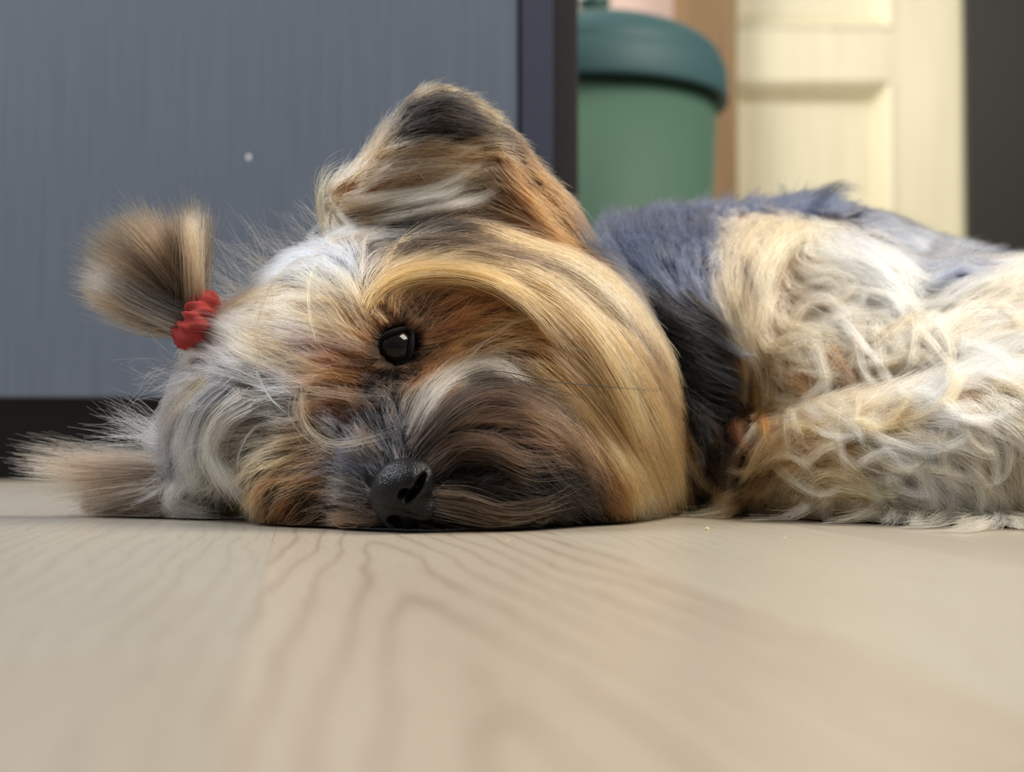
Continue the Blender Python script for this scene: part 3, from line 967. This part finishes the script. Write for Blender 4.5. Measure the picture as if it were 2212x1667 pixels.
# short dark hair round the eye
for k in range(20):
    a0 = 2 * math.pi * k / 20
    gs = []
    for da in (0, .33):
        a_ = a0 + da
        cx_, cy_ = math.cos(a_), math.sin(a_)
        ex, ey = 42 * cx_ * .64 + 33 * cy_ * .77, -42 * cx_ * .77 + 33 * cy_ * .64      # almond, its long axis up to the ear
        sw = 10 if ex > 0 else -6
        gs.append(f'{853+ex},{750+ey} {853+ex*1.35+sw},{750+ey*1.3-6} {853+ex*1.75+2*sw},{750+ey*1.6-14}')
    sheet('head_fur', gs, 46, 'black umber dark', 'umber rust brown', thick=.0012, off=(.0012, .0026), lens=(.5, 1), noise=.0006, K=8, gather=.3)
# moustache crest
sheet('muzzle_fur', ['890,930 920,860 980,795 1060,775 1130,810', '900,950 940,880 1010,820 1090,805 1160,850'], 520, 'smoke umber', 'pale silver ash', thick=.0025, off=(.002, .005), lens=(.6, 1))
sheet('muzzle_fur', ['905,960 960,890 1050,835 1140,850 1220,920 1290,1030', '900,980 970,920 1060,880 1150,910 1230,990 1290,1080'], 900, 'black umber dark', 'umber brown brown dark', thick=.003, off=(.002, .004), lens=(.5, 1))
sheet('muzzle_fur', ['915,1000 970,950 1050,945 1130,985 1200,985', '925,1020 980,985 1060,990 1140,1020 1220,1010'], 220, 'umber dark', 'brown umber', thick=.003, off=(.002, .004), lens=(.5, 1))
sheet('muzzle_fur', ['940,1060 1020,1060 1110,1090 1200,1070 1260,1030', '930,1100 1020,1120 1110,1120 1200,1090'], 220, 'dark umber', 'brown taupe', thick=.003, off=(.002, .003), lens=(.5, 1))
sheet('muzzle_fur', ['1130,1000 1200,1050 1280,1100', '1180,980 1250,1030 1310,1100', '1010,1060 1110,1080 1200,1105'], 900, 'black', 'black umber', thick=.003, off=(.001, .003), lens=(.4, 1), root=.5)
sheet('muzzle_fur', ['835,985 800,945 765,905', '805,1010 765,975 715,945', '797,1050 750,1030 700,1015', '800,1090 755,1085 700,1080'], 1300, 'dark black smoke black', 'smoke dark slate ash brown', thick=.002, off=(.0008, .003), lens=(.35, .9), root=.6, noise=.001, gather=.4)
sheet('muzzle_fur', ['860,985 835,930 815,885', '880,975 870,920 860,880', '900,985 905,930 930,880'], 500, 'black steel dark', 'dark smoke slate', thick=.002, off=(.0005, .0025), lens=(.35, .9), root=.6, noise=.001, gather=.4)
sheet('muzzle_fur', ['800,1105 745,1105 680,1105', '830,1130 770,1128 690,1122'], 300, 'umber brown', 'brown taupe', thick=.002, off=(.0008, .002), lens=(.35, .9), root=.5, noise=.001)
# thin locks from the parting over the nose bridge
sheet('head_fur', ['660,850 665,910 720,960 800,965,0 880,950'.replace(',965,0', ',965'), '655,850 670,920 730,970 810,968 890,930'], 16, 'tan', 'tan pale', thick=.0016, off=(.003, .008), lens=(.6, 1), noise=.0008)
sheet('head_fur', ['670,845 720,850 780,862 840,868', '680,840 730,855 790,865 850,862'], 26, 'tan gold', 'tan pale', thick=.0036, off=(.003, .006), lens=(.6, 1), noise=.0008)
sheet('head_fur', ['655,850 650,900 690,950 760,985', '665,850 670,890 700,930 750,960'], 36, 'tan taupe ash', 'pale ash', thick=.004, off=(.002, .004), lens=(.6, 1), noise=.0008)
# single stray hairs over the forehead and lower cheek
for g, c in (('700,560 640,580 590,650 575,740 600,800', 'taupe'), ('690,570 675,620 680,690 700,760', 'tan'), ('640,910 560,930 525,1000 530,1080 560,1120', 'smoke'), ('640,905 570,920 535,990 540,1070', 'ash'),
             ('700,540 800,520 900,530', 'taupe'), ('560,800 600,860 640,890', 'silver')):
    sheet('stray_hair', [g], 7, c, c, thick=.0008, off=(.003, .008), lens=(.85, 1), noise=.0006)
# flyaway hair against the cabinet
for k in range(220):
    a = rng.random()
    x0, y0 = 470 + 330 * a, 690 - 150 * a ** .7 + rng.normal(0, 14)
    ang = math.radians(rng.normal(205 + 25 * a, 24))
    ln = rng.uniform(60, 190)
    x1, y1 = x0 + math.cos(ang) * ln, y0 + math.sin(ang) * ln
    xm, ym = (x0 + x1) / 2 + rng.normal(0, 14), (y0 + y1) / 2 + rng.normal(0, 14)
    dd = rng.uniform(.525, .55)
    sheet('stray_hair', [f'{x0},{y0},{dd} {xm},{ym},{dd} {x1},{y1},{dd}'], 2, 'ash silver tan', 'silver ash sand', thick=.0016, lens=(.8, 1), K=8, r=(.00006, .00003))
for k in range(70):
    x0, y0 = rng.uniform(350, 480), rng.uniform(780, 1000)
    ang = math.radians(rng.normal(195, 28))
    ln = rng.uniform(60, 170)
    x1, y1 = x0 + math.cos(ang) * ln, y0 + math.sin(ang) * ln
    dd = rng.uniform(.525, .54)
    sheet('stray_hair', [f'{x0},{y0},{dd} {(x0+x1)/2},{(y0+y1)/2+rng.normal(0,16)},{dd} {x1},{y1},{dd}'], 2, 'ash slate', 'sand silver', thick=.0016, lens=(.8, 1), K=8, r=(.00006, .00003))
# ear edges
sheet('ear_fur', ['860,300 930,285 1010,290 1085,300', '880,270 950,255 1030,270 1085,292', '900,235 960,215 1020,235 1065,265'], 1500, 'black dark umber', 'smoke dark black dark', thick=.003, off=(.001, .003), lens=(.35, .9), root=.5, noise=.0012)
sheet('ear_fur', ['955,200,.546 1000,195,.546 1035,205,.546', '1000,225,.546 1050,240,.546 1075,250,.546', '1030,265,.546 1075,280,.546 1105,285,.546'], 170, 'tan smoke', 'tan pale sand', thick=.0025, lens=(.5, 1), noise=.001)
sheet('ear_fur', ['850,320 920,300 1000,310 1080,330', '790,380 870,350 960,345 1050,350', '760,410 850,385 950,375 1060,380'], 500, 'umber smoke brown', 'ash tan taupe pale', thick=.003, off=(.0015, .004), lens=(.35, .9), root=.5, noise=.001)
sheet('ear_fur', ['1080,330 1115,380 1150,430 1190,480', '1050,360 1090,410 1150,460 1220,520', '1020,440 1100,470 1180,510 1260,565'], 900, 'umber rust brown', 'orange rust brown gold', thick=.003, off=(.001, .003), lens=(.4, 1), root=.4)
sheet('ear_fur', ['700,500,.545 690,440,.545 700,370,.545 760,340,.545', '720,520,.545 700,450,.545 715,390,.545 800,355,.545'], 60, 'tan taupe', 'taupe tan', thick=.003, lens=(.6, 1))
sheet('ear_fur', ['760,500,.532 830,535,.527 900,585,.525', '790,490,.532 870,520,.527 950,575,.525', '780,505,.532 840,560,.526 880,600,.524'], 110, 'silver ash', 'silver slate', thick=.003, lens=(.6, 1))
sheet('ear_fur', ['790,520 880,535 980,550 1070,580', '800,500 890,510 1000,525 1100,560', '860,490 960,490 1060,500 1140,540'], 700, 'black dark', 'black umber dark', thick=.003, off=(.001, .003), lens=(.4, 1), root=.4)
sheet('ear_fur', ['820,470 900,468 980,460 1050,455', '850,500 920,490 1000,480 1060,480'], 260, 'black umber', 'umber brown', thick=.003, off=(.001, .002), lens=(.4, 1), root=.3)
sheet('ear_fur', ['880,500,.535 960,500,.533 1060,520,.533 1150,560,.535', '900,520,.535 980,525,.533 1080,560,.533 1160,600,.535'], 350, 'dark smoke', 'tan ash', thick=.003, lens=(.5, 1))
for (a, b) in (('740,440,.528 840,420,.530 940,400,.530 1040,345,.532', '750,450,.528 850,432,.530 950,410,.530 1050,352,.532'),
               ('790,455,.532 880,430,.529 960,415,.529 1010,390,.530', '790,465,.532 890,440,.529 970,422,.529 1020,395,.530'),
               ('830,470,.532 930,450,.528 1020,425,.528 1075,408,.530', '840,480,.532 940,458,.528 1030,435,.528 1080,412,.530'),
               ('780,480,.532 850,470,.528 930,455,.528 980,450,.530', '790,488,.532 860,480,.528 940,465,.528 990,456,.530')):
    sheet('ear_fur', [a, b], 240, 'taupe tan umber', 'pale white silver', thick=.0024, spread=(1.2, .4), lens=(.6, 1), noise=.0008)
# fine hair over the tie
sheet('stray_hair', ['560,700,.522 500,690,.514 450,675,.512 405,668,.514', '560,730,.522 500,710,.512 450,690,.510 410,690,.512', '540,760,.522 490,735,.512 450,715,.512 420,712,.513'], 60, 'silver ash pale', 'silver pale', thick=.0022, lens=(.6, 1), r=(.00006, .00003))
# whiskers
for g in ('960,850 1060,800 1200,830 1400,850', '980,870 1080,815 1200,850 1310,870', '1000,600 1080,650 1150,720'):
    sheet('whisker', [g], 2, 'black', 'black', thick=.0008, off=(.004, .014), lens=(.95, 1), noise=.0005, r=(.00016, .00005))
# tufts on the back line
for x, h, dx in [(1690, 58, -2), (1724, 46, 14), (1752, 40, 44)] + [(rng.uniform(1290, 1680), rng.uniform(2, 26), rng.uniform(-6, 22)) for _ in range(75)]:
    top = 470 - max(0, min(1, (x - 1290) / 200)) * 34
    sheet('body_coat', [f'{x-6},{top+44},.665 {x-5+dx*.3},{top+8-h*.4},.665 {x+dx},{top-h},.665', f'{x+14},{top+46},.665 {x+10+dx*.3},{top+8-h*.4},.665 {x+dx+4},{top+2-h},.665'], 60 if h > 30 else 22, 'slate steel', 'slate steel', thick=.0045, spread=(1.6, .35), lens=(.45, 1))
sheet('body_coat', ['1725,480,.66 1755,425,.66 1805,394,.66 1870,408,.66', '1755,485,.66 1780,435,.66 1815,404,.66 1860,411,.66'], 90, 'steel slate', 'steel slate', thick=.003, spread=(1.4, .5), lens=(.6, 1))

# curls on the forelegs and flank
def curl(x, y, d, ang, ln, amp, turns, c0, c1, n=150, w=24):
    bend = amp * 3.0 * turns                       # degrees the lock turns through
    gs = []
    for sgn in (-1, 1):
        pts_ = []
        cx_, cy_ = x, y
        for k in range(10):
            t = k / 9
            a_ = math.radians(ang + bend * (t - .35) + 14 * math.sin(t * 5.5 + amp))
            o = sgn * w * (1 - .85 * t ** 1.3) * .5
            pts_.append(f'{cx_ - math.sin(a_) * o:.1f},{cy_ + math.cos(a_) * o:.1f}')
            cx_ += math.cos(a_) * ln / 9; cy_ += math.sin(a_) * ln / 9
        gs.append(' '.join(pts_))
    sheet('leg_fur', gs, n, c0, c1, thick=.0026, off=(.001, .008), spread=(1, .25), lens=(.55, 1), noise=.0007, gather=.75)
for a in ((1660, 870, 0, 20, 200, 18, 1.2, 'tan', 'white'), (1740, 880, 0, 30, 170, 20, 1.3, 'cream', 'white'), (1790, 845, 0, 55, 150, 14, 1.2, 'cream', 'white'),
          (1990, 800, 0, 130, 220, 16, 1.2, 'cream', 'tan'), (1900, 900, 0, 160, 150, 16, 1.2, 'white', 'cream'), (1840, 870, 0, 100, 170, -22, 1.1, 'cream', 'white'),
          (1890, 900, 0, 62, 160, -28, 1.1, 'white', 'white'), (1720, 860, 0, 95, 140, -22, 1.2, 'tan', 'cream'), (1640, 1000, 0, -25, 180, 16, 1.2, 'taupe', 'tan'),
          (1610, 1050, 0, -15, 200, 22, 1.3, 'tan', 'cream'), (1680, 1000, 0, 22, 170, -26, 1.1, 'tan', 'cream'), (1560, 1090, 0, -14, 150, -22, 1.1, 'taupe', 'sand'),
          (1720, 1070, 0, 25, 120, 18, 1.2, 'tan', 'cream'), (1770, 1040, 0, 65, 110, 18, 1.2, 'tan', 'cream'), (1830, 1000, 0, 60, 140, 22, 1.2, 'cream', 'white'),
          (1930, 990, 0, 75, 130, -26, 1.2, 'white', 'cream'), (1990, 950, 0, 140, 160, 22, 1.3, 'white', 'cream'), (2080, 900, 0, 100, 180, -40, 1.3, 'cream', 'sand'),
          (2130, 890, 0, 85, 200, 40, 1.2, 'cream', 'cream'), (2020, 1030, 0, 60, 130, 30, 1.3, 'cream', 'white'), (2090, 1060, 0, 40, 120, 30, 1.3, 'sand', 'cream'),
          (1900, 1080, 0, 25, 130, -20, 1.2, 'cream', 'sand'), (1960, 1090, 0, 10, 140, -26, 1.2, 'sand', 'cream'), (2080, 1100, 0, 15, 130, -20, 1.2, 'sand', 'cream'),
          (1720, 690, 0, -10, 200, -24, 1.2, 'cream', 'white'), (1790, 650, 0, 15, 200, 16, 1.2, 'cream', 'white'), (1900, 760, 0, -25, 260, 16, 1.1, 'cream', 'cream'),
          (1830, 770, 0, 130, 140, 20, 1.1, 'tan', 'cream'), (1900, 720, 0, 75, 150, -20, 1.2, 'cream', 'cream'), (1980, 720, 0, -35, 220, 20, 1.1, 'cream', 'white'),
          (1980, 640, 0, -24, 120, 14, 1.1, 'silver', 'slate'), (2000, 610, 0, -12, 110, 14, 1.1, 'white', 'silver'), (2050, 780, 0, 28, 240, 14, 1.1, 'white', 'white'),
          (2000, 860, 0, 12, 240, -18, 1.1, 'cream', 'white'), (1940, 880, 0, -20, 260, 20, 1.2, 'cream', 'white'), (2150, 700, 0, 20, 160, 20, 1.2, 'cream', 'white')):
    curl(*a)
for k in range(85):
    x, y = rng.uniform(1640, 2230), rng.uniform(600, 1100)
    if y > 620 + 0 and x < 1700 and y < 860:
        continue
    h, dd_ = trace([x], [y])
    if dd_[0] > .002:
        continue
    v3 = field(h)[0]
    ang = math.degrees(math.atan2(-v3[2], v3[0])) + rng.normal(0, 20)
    warm = np.clip((2020 - x) / 340, 0, 1) * np.clip((y - 700) / 160, 0, 1)
    c0 = rng.choice(['taupe', 'tan', 'orange', 'gold'] if rng.random() < warm else ['sand', 'cream', 'tan'])
    c1 = rng.choice(['tan', 'sand', 'cream'] if rng.random() < warm else ['cream', 'white', 'cream', 'sand'])
    curl(x, y, 0, ang, rng.uniform(110, 250), rng.choice([-1, 1]) * rng.uniform(8, 26), rng.uniform(.8, 1.4), c0, c1, n=150, w=rng.uniform(20, 44))
for k in range(80):                                       # tips lying on the floor along the forelegs
    x = rng.uniform(1545, 2240)
    ye = 1104 + (x - 1545) / 700 * 40 + rng.uniform(-6, 14)
    dx = rng.normal(25, 105)
    de = CAM_H * F_PX / (ye - 945) * .985
    ds = trace([x], [ye - 45])[0][0][1]
    c0, c1 = rng.choice(['taupe', 'tan'] if x < 1760 else ['tan', 'sand']), rng.choice(['tan', 'sand'] if x < 1760 else ['cream', 'sand', 'cream'])
    gs = [f'{x+o},{ye-60},{ds+.004:.4f} {x+o*.8+dx*.25},{ye-34},{ds-.004:.4f} {x+o*.6+dx*.7},{ye-10},{de+.004:.4f} {x+o*.3+dx*1.25},{ye},{de:.4f}' for o in (-14, 14)]
    sheet('leg_fur', gs, 80, c0, c1, thick=.0030, spread=(1, .3), lens=(.5, 1), noise=.0012, gather=.7)
# slate back and black neck combed down
sheet('body_coat', ['1262,500 1290,550 1330,610', '1320,470 1330,530 1365,605', '1400,452 1410,520 1440,600', '1480,446 1488,520 1505,610', '1550,444 1545,520 1540,610'], 2600, 'steel slate dark', 'slate steel slate', thick=.0032, off=(.001, .005), lens=(.25, 1), root=.7, gather=.3, noise=.0012)
sheet('neck_fur', ['1370,600 1430,660 1500,700', '1400,650 1470,700 1550,740', '1430,720 1500,760 1580,800', '1445,790 1510,840 1590,860', '1465,860 1510,940 1560,1000'], 1100, 'black black dark', 'black dark steel', thick=.0035, off=(.001, .007), lens=(.25, 1), root=.6, gather=.7, noise=.0016)
# broad waves of the haunch and belly
for gs, n_, c0, c1 in ((['1840,500 1750,492 1670,525 1615,600 1590,700', '1830,525 1750,520 1690,560 1650,640 1640,730'], 900, 'sand tan cream', 'cream tan sand'),
                       (['1650,470 1600,500 1560,570 1555,650', '1720,480 1650,510 1600,590 1600,690'], 600, 'cream tan slate', 'sand tan cream'),
                       (['1760,520 1840,545 1920,600 1970,670', '1730,545 1820,580 1900,640 1950,710'], 900, 'white cream', 'white white cream'),
                       (['1790,500 1870,530 1940,580 1985,650', '1800,515 1880,545 1945,600 1985,670'], 400, 'white cream', 'white cream'),
                       (['1690,730 1715,665 1770,640 1830,690 1900,685', '1710,745 1740,690 1790,670 1850,705 1910,700'], 260, 'tan sand', 'cream white'),
                       (['1810,640 1880,640 1950,660 2010,700', '1800,665 1880,660 1950,680 2000,720'], 260, 'sand', 'cream white'),
                       (['2230,590 2130,640 2050,690 1990,770', '2230,620 2150,670 2070,720 2020,790'], 420, 'cream sand', 'cream white sand'),
                       (['2230,680 2150,690 2070,700 2000,740', '2230,710 2150,720 2080,735 2020,770'], 300, 'sand cream', 'cream white'),
                       (['1985,760 2070,735 2150,765 2230,840', '1990,800 2070,790 2150,820 2230,890'], 900, 'white cream', 'white'),
                       (['1880,470 1960,490 2030,540 2070,590', '1850,500 1930,520 2000,570 2040,620'], 500, 'slate steel ash', 'slate ash silver'),
                       (['2080,510 2020,560 1960,590 1930,600', '2120,570 2060,610 2000,630 1960,640'], 200, 'slate silver', 'silver cream')):
    sheet('body_coat', gs, n_, c0, c1, thick=.0032, off=(.001, .006), lens=(.45, 1), root=.3, gather=.7, noise=.0012)
for a in ((1585, 770, 0, 75, 130, 12, 1.1, 'orange', 'tan'), (1620, 790, 0, 70, 140, -14, 1.1, 'orange', 'gold'), (1650, 800, 0, 95, 140, 16, 1.1, 'tan', 'gold'), (1610, 850, 0, 60, 130, 14, 1.1, 'rust', 'orange'),
          (1640, 880, 0, 100, 130, 18, 1.1, 'orange', 'tan'), (1590, 880, 0, 70, 120, -12, 1.1, 'umber', 'rust'), (1570, 930, 0, 80, 130, 12, 1.1, 'black', 'umber'), (1600, 950, 0, 95, 120, -14, 1.1, 'umber', 'taupe'),
          (1560, 1010, 0, 60, 110, 12, 1.1, 'black', 'umber'), (1660, 930, 0, 110, 130, 20, 1.1, 'taupe', 'tan'), (1690, 960, 0, 150, 130, 16, 1.1, 'tan', 'sand')):
    curl(*a)
# dark locks of the neck over the tan chest
for a in ((1470, 640, 0, 40, 150, 14, 1.2, 'black', 'dark'), (1500, 700, 0, 30, 150, -14, 1.2, 'black', 'steel'), (1480, 760, 0, 35, 160, 14, 1.2, 'black', 'steel'), (1520, 800, 0, 20, 120, 14, 1.2, 'black', 'dark'),
          (1620, 570, 0, 95, 130, -14, 1.1, 'smoke', 'taupe'), (1590, 560, 0, 60, 110, 12, 1.1, 'dark', 'smoke')):
    curl(*a)

parts = {}
LABEL = {'topknot': 'brown brush of hair standing out of the red tie', 'ear_fringe': 'long grey hair of the lower ear spread on the floor', 'whisker': 'black whiskers',
         'body_coat': 'slate and cream coat', 'neck_fur': 'black neck fur', 'muzzle_fur': 'dark moustache and beard', 'leg_fur': 'curly cream leg fur'}
for name, chunks in BUCKET.items():
    sizes = np.concatenate([np.full(len(p), p.shape[1]) for p, _, _ in chunks])
    Pp = np.concatenate([p.reshape(-1, 3) for p, _, _ in chunks])
    Rr = np.concatenate([r.ravel() for _, r, _ in chunks])
    Cc = np.concatenate([c.reshape(-1, 3) for _, _, c in chunks])
    hc = bpy.data.hair_curves.new(name)
    hc.add_curves(sizes.astype(int).tolist())
    hc.attributes['position'].data.foreach_set('vector', Pp.astype(np.float32).ravel())
    (hc.attributes.get('radius') or hc.attributes.new('radius', 'FLOAT', 'POINT')).data.foreach_set('value', Rr.astype(np.float32))
    a = hc.attributes.new('hair_color', 'FLOAT_COLOR', 'POINT')
    a.data.foreach_set('color', np.concatenate([Cc, np.ones((len(Cc), 1))], 1).astype(np.float32).ravel())
    hc.materials.append(hair_m)
    o = bpy.data.objects.new(name, hc)
    COL.objects.link(o)
    o.parent = dog
    o['kind'] = 'stuff'
    if name in LABEL:
        o['label'] = LABEL[name]
    print('HAIR', name, len(sizes))

# ------------------------------------------------------------------ eye
def grid_sphere(name, radius, mat, parent, loc, rotm=None, scale=(1, 1, 1), seg=40, rings=28, fn_=None):
    bm = bmesh.new()
    bmesh.ops.create_uvsphere(bm, u_segments=seg, v_segments=rings, radius=radius)
    for v in bm.verts:
        c = Vector((v.co.x * scale[0], v.co.y * scale[1], v.co.z * scale[2]))
        if fn_:
            c = fn_(c)
        v.co = (rotm @ c if rotm else c) + Vector(loc)
    return bm_obj(name, bm, mat, parent, smooth=True)
FH = Vector((-.31, -.79, -.52)).normalized()
LH = Vector((.336, -.61, .72)); LH = (LH - LH.dot(FH) * FH).normalized()
UH = FH.cross(LH).normalized()
gaze = Vector(unit(CAMP - EYE)) * .85 + FH * .15
gaze.normalize()
em = material('eye_brown', (12, 8, 7), 0.05, 0.25)
b = em.node_tree.nodes['Principled BSDF']
b.inputs['Coat Weight'].default_value = 0.0
q = gaze.to_track_quat('Z', 'Y').to_matrix()
eye = grid_sphere('eye', 0.0071, em, dog, EYE, q, (1, 1, 1))
eye['label'] = 'dark brown glossy eye'
iris_m = material('iris_dark_brown', (30, 18, 12), 0.05, 0.25)
nz = nd(iris_m, 'ShaderNodeTexNoise'); nz.inputs['Scale'].default_value = 900
mx = nd(iris_m, 'ShaderNodeMix', data_type='RGBA'); mx.inputs[6].default_value = rgba((26, 15, 9)); mx.inputs[7].default_value = rgba((11, 7, 6))
lk(iris_m, nz.outputs['Fac'], mx.inputs[0]); lk(iris_m, mx.outputs[2], iris_m.node_tree.nodes['Principled BSDF'].inputs['Base Color'])
blackm = material('pupil_black', (4, 4, 5), 0.04, 0.25)
def cap(name, r, ang, mat, parent):
    bm = bmesh.new()
    prev = [bm.verts.new(q @ Vector((0, 0, r)) + Vector(EYE))]
    for i in range(1, 7):
        a = ang * i / 6
        ring = [bm.verts.new(q @ Vector((r * math.sin(a) * math.cos(t), r * math.sin(a) * math.sin(t), r * math.cos(a))) + Vector(EYE)) for t in np.linspace(0, 2 * math.pi, 32, endpoint=False)]
        for j in range(32):
            f = [prev[j % len(prev)], ring[j], ring[(j + 1) % 32]] + ([prev[(j + 1) % 32]] if len(prev) > 1 else [])
            bm.faces.new(f)
        prev = ring
    return bm_obj(name, bm, mat, parent, smooth=True)
cap('iris', 0.00715, .72, iris_m, eye)
cap('pupil', 0.0072, .40, blackm, eye)
# lids: dark almond rim round the eyeball
lidm = material('lid_black', (14, 11, 10), 0.8, 0.12)
bm = bmesh.new()
ax = Vector((.62, 0, .78)); ax = (ax - ax.dot(gaze) * gaze).normalized(); ay = gaze.cross(ax)
NS, NT = 48, 10
vs = []
for i in range(NS):
    t = 2 * math.pi * i / NS
    ca_, sa_ = math.cos(t), math.sin(t)
    rx, ry = 0.0071, 0.0057
    cpos = ax * (rx * ca_ * (1 + .10 * abs(ca_) ** 3)) + ay * (ry * sa_ * (1 - .25 * abs(ca_)))
    h = math.sqrt(max(0.0075 ** 2 - cpos.length ** 2, 0)) if cpos.length < .0075 else 0
    ctr = Vector(EYE) + cpos + gaze * (h * .9 + .0004)
    out = cpos.normalized()
    rt = 0.0010 + .0004 * abs(ca_)
    vs.append([bm.verts.new(ctr + (out * math.cos(s) + gaze * math.sin(s)) * rt) for s in np.linspace(0, 2 * math.pi, NT, endpoint=False)])
for i in range(NS):
    for j in range(NT):
        bm.faces.new((vs[i][j], vs[(i + 1) % NS][j], vs[(i + 1) % NS][(j + 1) % NT], vs[i][(j + 1) % NT]))
bmesh.ops.recalc_face_normals(bm, faces=bm.faces)
bm_obj('eyelid', bm, lidm, dog, smooth=True)

# ------------------------------------------------------------------ nose leather
NC = Vector(W(862, 1070, .458))
Rn = Matrix((FH, LH, UH)).transposed()
def nose_sdf(P):
    l = (P - np.array(NC)) @ np.array(Rn)
    f, s, u = l[:, 0], l[:, 1], l[:, 2]
    def ell(cf, cs, cu, rf, rs, ru):
        p = np.stack([(f - cf) / rf, (s - cs) / rs, (u - cu) / ru], 1)
        k = np.linalg.norm(p, axis=1)
        return (k - 1) * min(rf, rs, ru)
    def smin(a, b, k):
        h = np.clip(.5 + .5 * (b - a) / k, 0, 1)
        return b * (1 - h) + a * h - k * h * (1 - h)
    d = ell(-.002, 0, .0012, .0095, .0118, .0088)
    d = smin(d, ell(-.002, .0072, -.0028, .0075, .0062, .0062), .003)
    d = smin(d, ell(-.002, -.0072, -.0028, .0075, .0062, .0062), .003)
    d = smin(d, ell(-.001, 0, -.0075, .0062, .0042, .0060), .003)
    for sg in (1, -1):
        hole = ell(.0052, sg * .0058, -.0026, .0062, .0027, .0023)
        slit = ell(.0030, sg * .0098, -.0048, .0060, .0036, .0012)
        hole = smin(hole, slit, .0012)
        h = np.clip(.5 - .5 * (d + hole) / .0012, 0, 1)          # smooth subtraction
        d = d * (1 - h) - hole * h + .0012 * h * (1 - h)
    gr = ell(.008, 0, -.009, .0040, .0006, .0075)
    h = np.clip(.5 - .5 * (d + gr) / .0008, 0, 1)
    d = d * (1 - h) - gr * h + .0008 * h * (1 - h)
    return np.maximum(d, .0012 - P[:, 2])
nv = 0.00036
nlo = np.array(NC) - .019
m_ = int(.038 / nv)
ax_ = np.arange(m_) * nv
X, Y, Z = np.meshgrid(ax_, ax_, ax_, indexing='ij')
vals = nose_sdf(np.stack([X.ravel(), Y.ravel(), Z.ravel()], 1) + nlo).reshape(m_, m_, m_).astype(np.float32)
g = openvdb.FloatGrid(background=.02)
g.copyFromArray(vals)
np_, nq_ = g.convertToQuads(0.0)
nme = bpy.data.meshes.new('nose')
nme.from_pydata((np.asarray(np_, float) * nv + nlo).tolist(), [], np.asarray(nq_)[:, ::-1].tolist())
nme.update()
nm = material('nose_leather', (9, 9, 11), 0.33, 0.26)
vor = nd(nm, 'ShaderNodeTexVoronoi'); vor.inputs['Scale'].default_value = 1500
tcn = nd(nm, 'ShaderNodeTexCoord'); lk(nm, tcn.outputs['Object'], vor.inputs['Vector'])
bp = nd(nm, 'ShaderNodeBump'); bp.inputs['Strength'].default_value = 0.55; bp.inputs['Distance'].default_value = 0.0004; bp.invert = True
lk(nm, vor.outputs['Distance'], bp.inputs['Height']); lk(nm, bp.outputs[0], nm.node_tree.nodes['Principled BSDF'].inputs['Normal'])
nose = obj('nose', nme, nm, dog, smooth=True)
nose['label'] = 'wet black pebbled nose'

# ------------------------------------------------------------------ red hair tie: a ring of crocheted bobbles
red = material('red_wool', (186, 70, 66), 0.85, 0.2)
nz = nd(red, 'ShaderNodeTexNoise'); nz.inputs['Scale'].default_value = 1600; nz.inputs['Detail'].default_value = 3
bp = nd(red, 'ShaderNodeBump'); bp.inputs['Strength'].default_value = 0.7; bp.inputs['Distance'].default_value = 0.0006
lk(red, nz.outputs['Fac'], bp.inputs['Height']); lk(red, bp.outputs[0], red.node_tree.nodes['Principled BSDF'].inputs['Normal'])
TC = Vector(W(422, 694, .524))
axis = Vector((-.80, -.35, .48)).normalized()
e1 = Vector((.45, -.1, .85)); e1 = (e1 - e1.dot(axis) * axis).normalized(); e2 = axis.cross(e1)
bm = bmesh.new()
NS, NT = 140, 20
vs = []
for i in range(NS):
    t = 2 * math.pi * i / NS
    rr = .0066 + .0006 * math.sin(3 * t + 1)
    dirv = e1 * math.cos(t) + e2 * math.sin(t)
    bulge = .0042 + .0010 * abs(math.sin(t * 5.5)) + .0003 * math.sin(t * 13)
    ring = []
    for j in range(NT):
        s = 2 * math.pi * j / NT
        rj = bulge * (1 + .16 * math.sin(3 * s + 11 * t))
        ring.append(bm.verts.new(TC + dirv * (rr + rj * math.cos(s)) + axis * (rj * math.sin(s) * 1.12)))
    vs.append(ring)
for i in range(NS):
    for j in range(NT):
        bm.faces.new((vs[i][j], vs[(i + 1) % NS][j], vs[(i + 1) % NS][(j + 1) % NT], vs[i][(j + 1) % NT]))
bmesh.ops.recalc_face_normals(bm, faces=bm.faces)
tie = bm_obj('hair_tie', bm, red, None, smooth=True)
tag(tie, 'red woollen hair tie round the dog\'s topknot', 'hair tie')
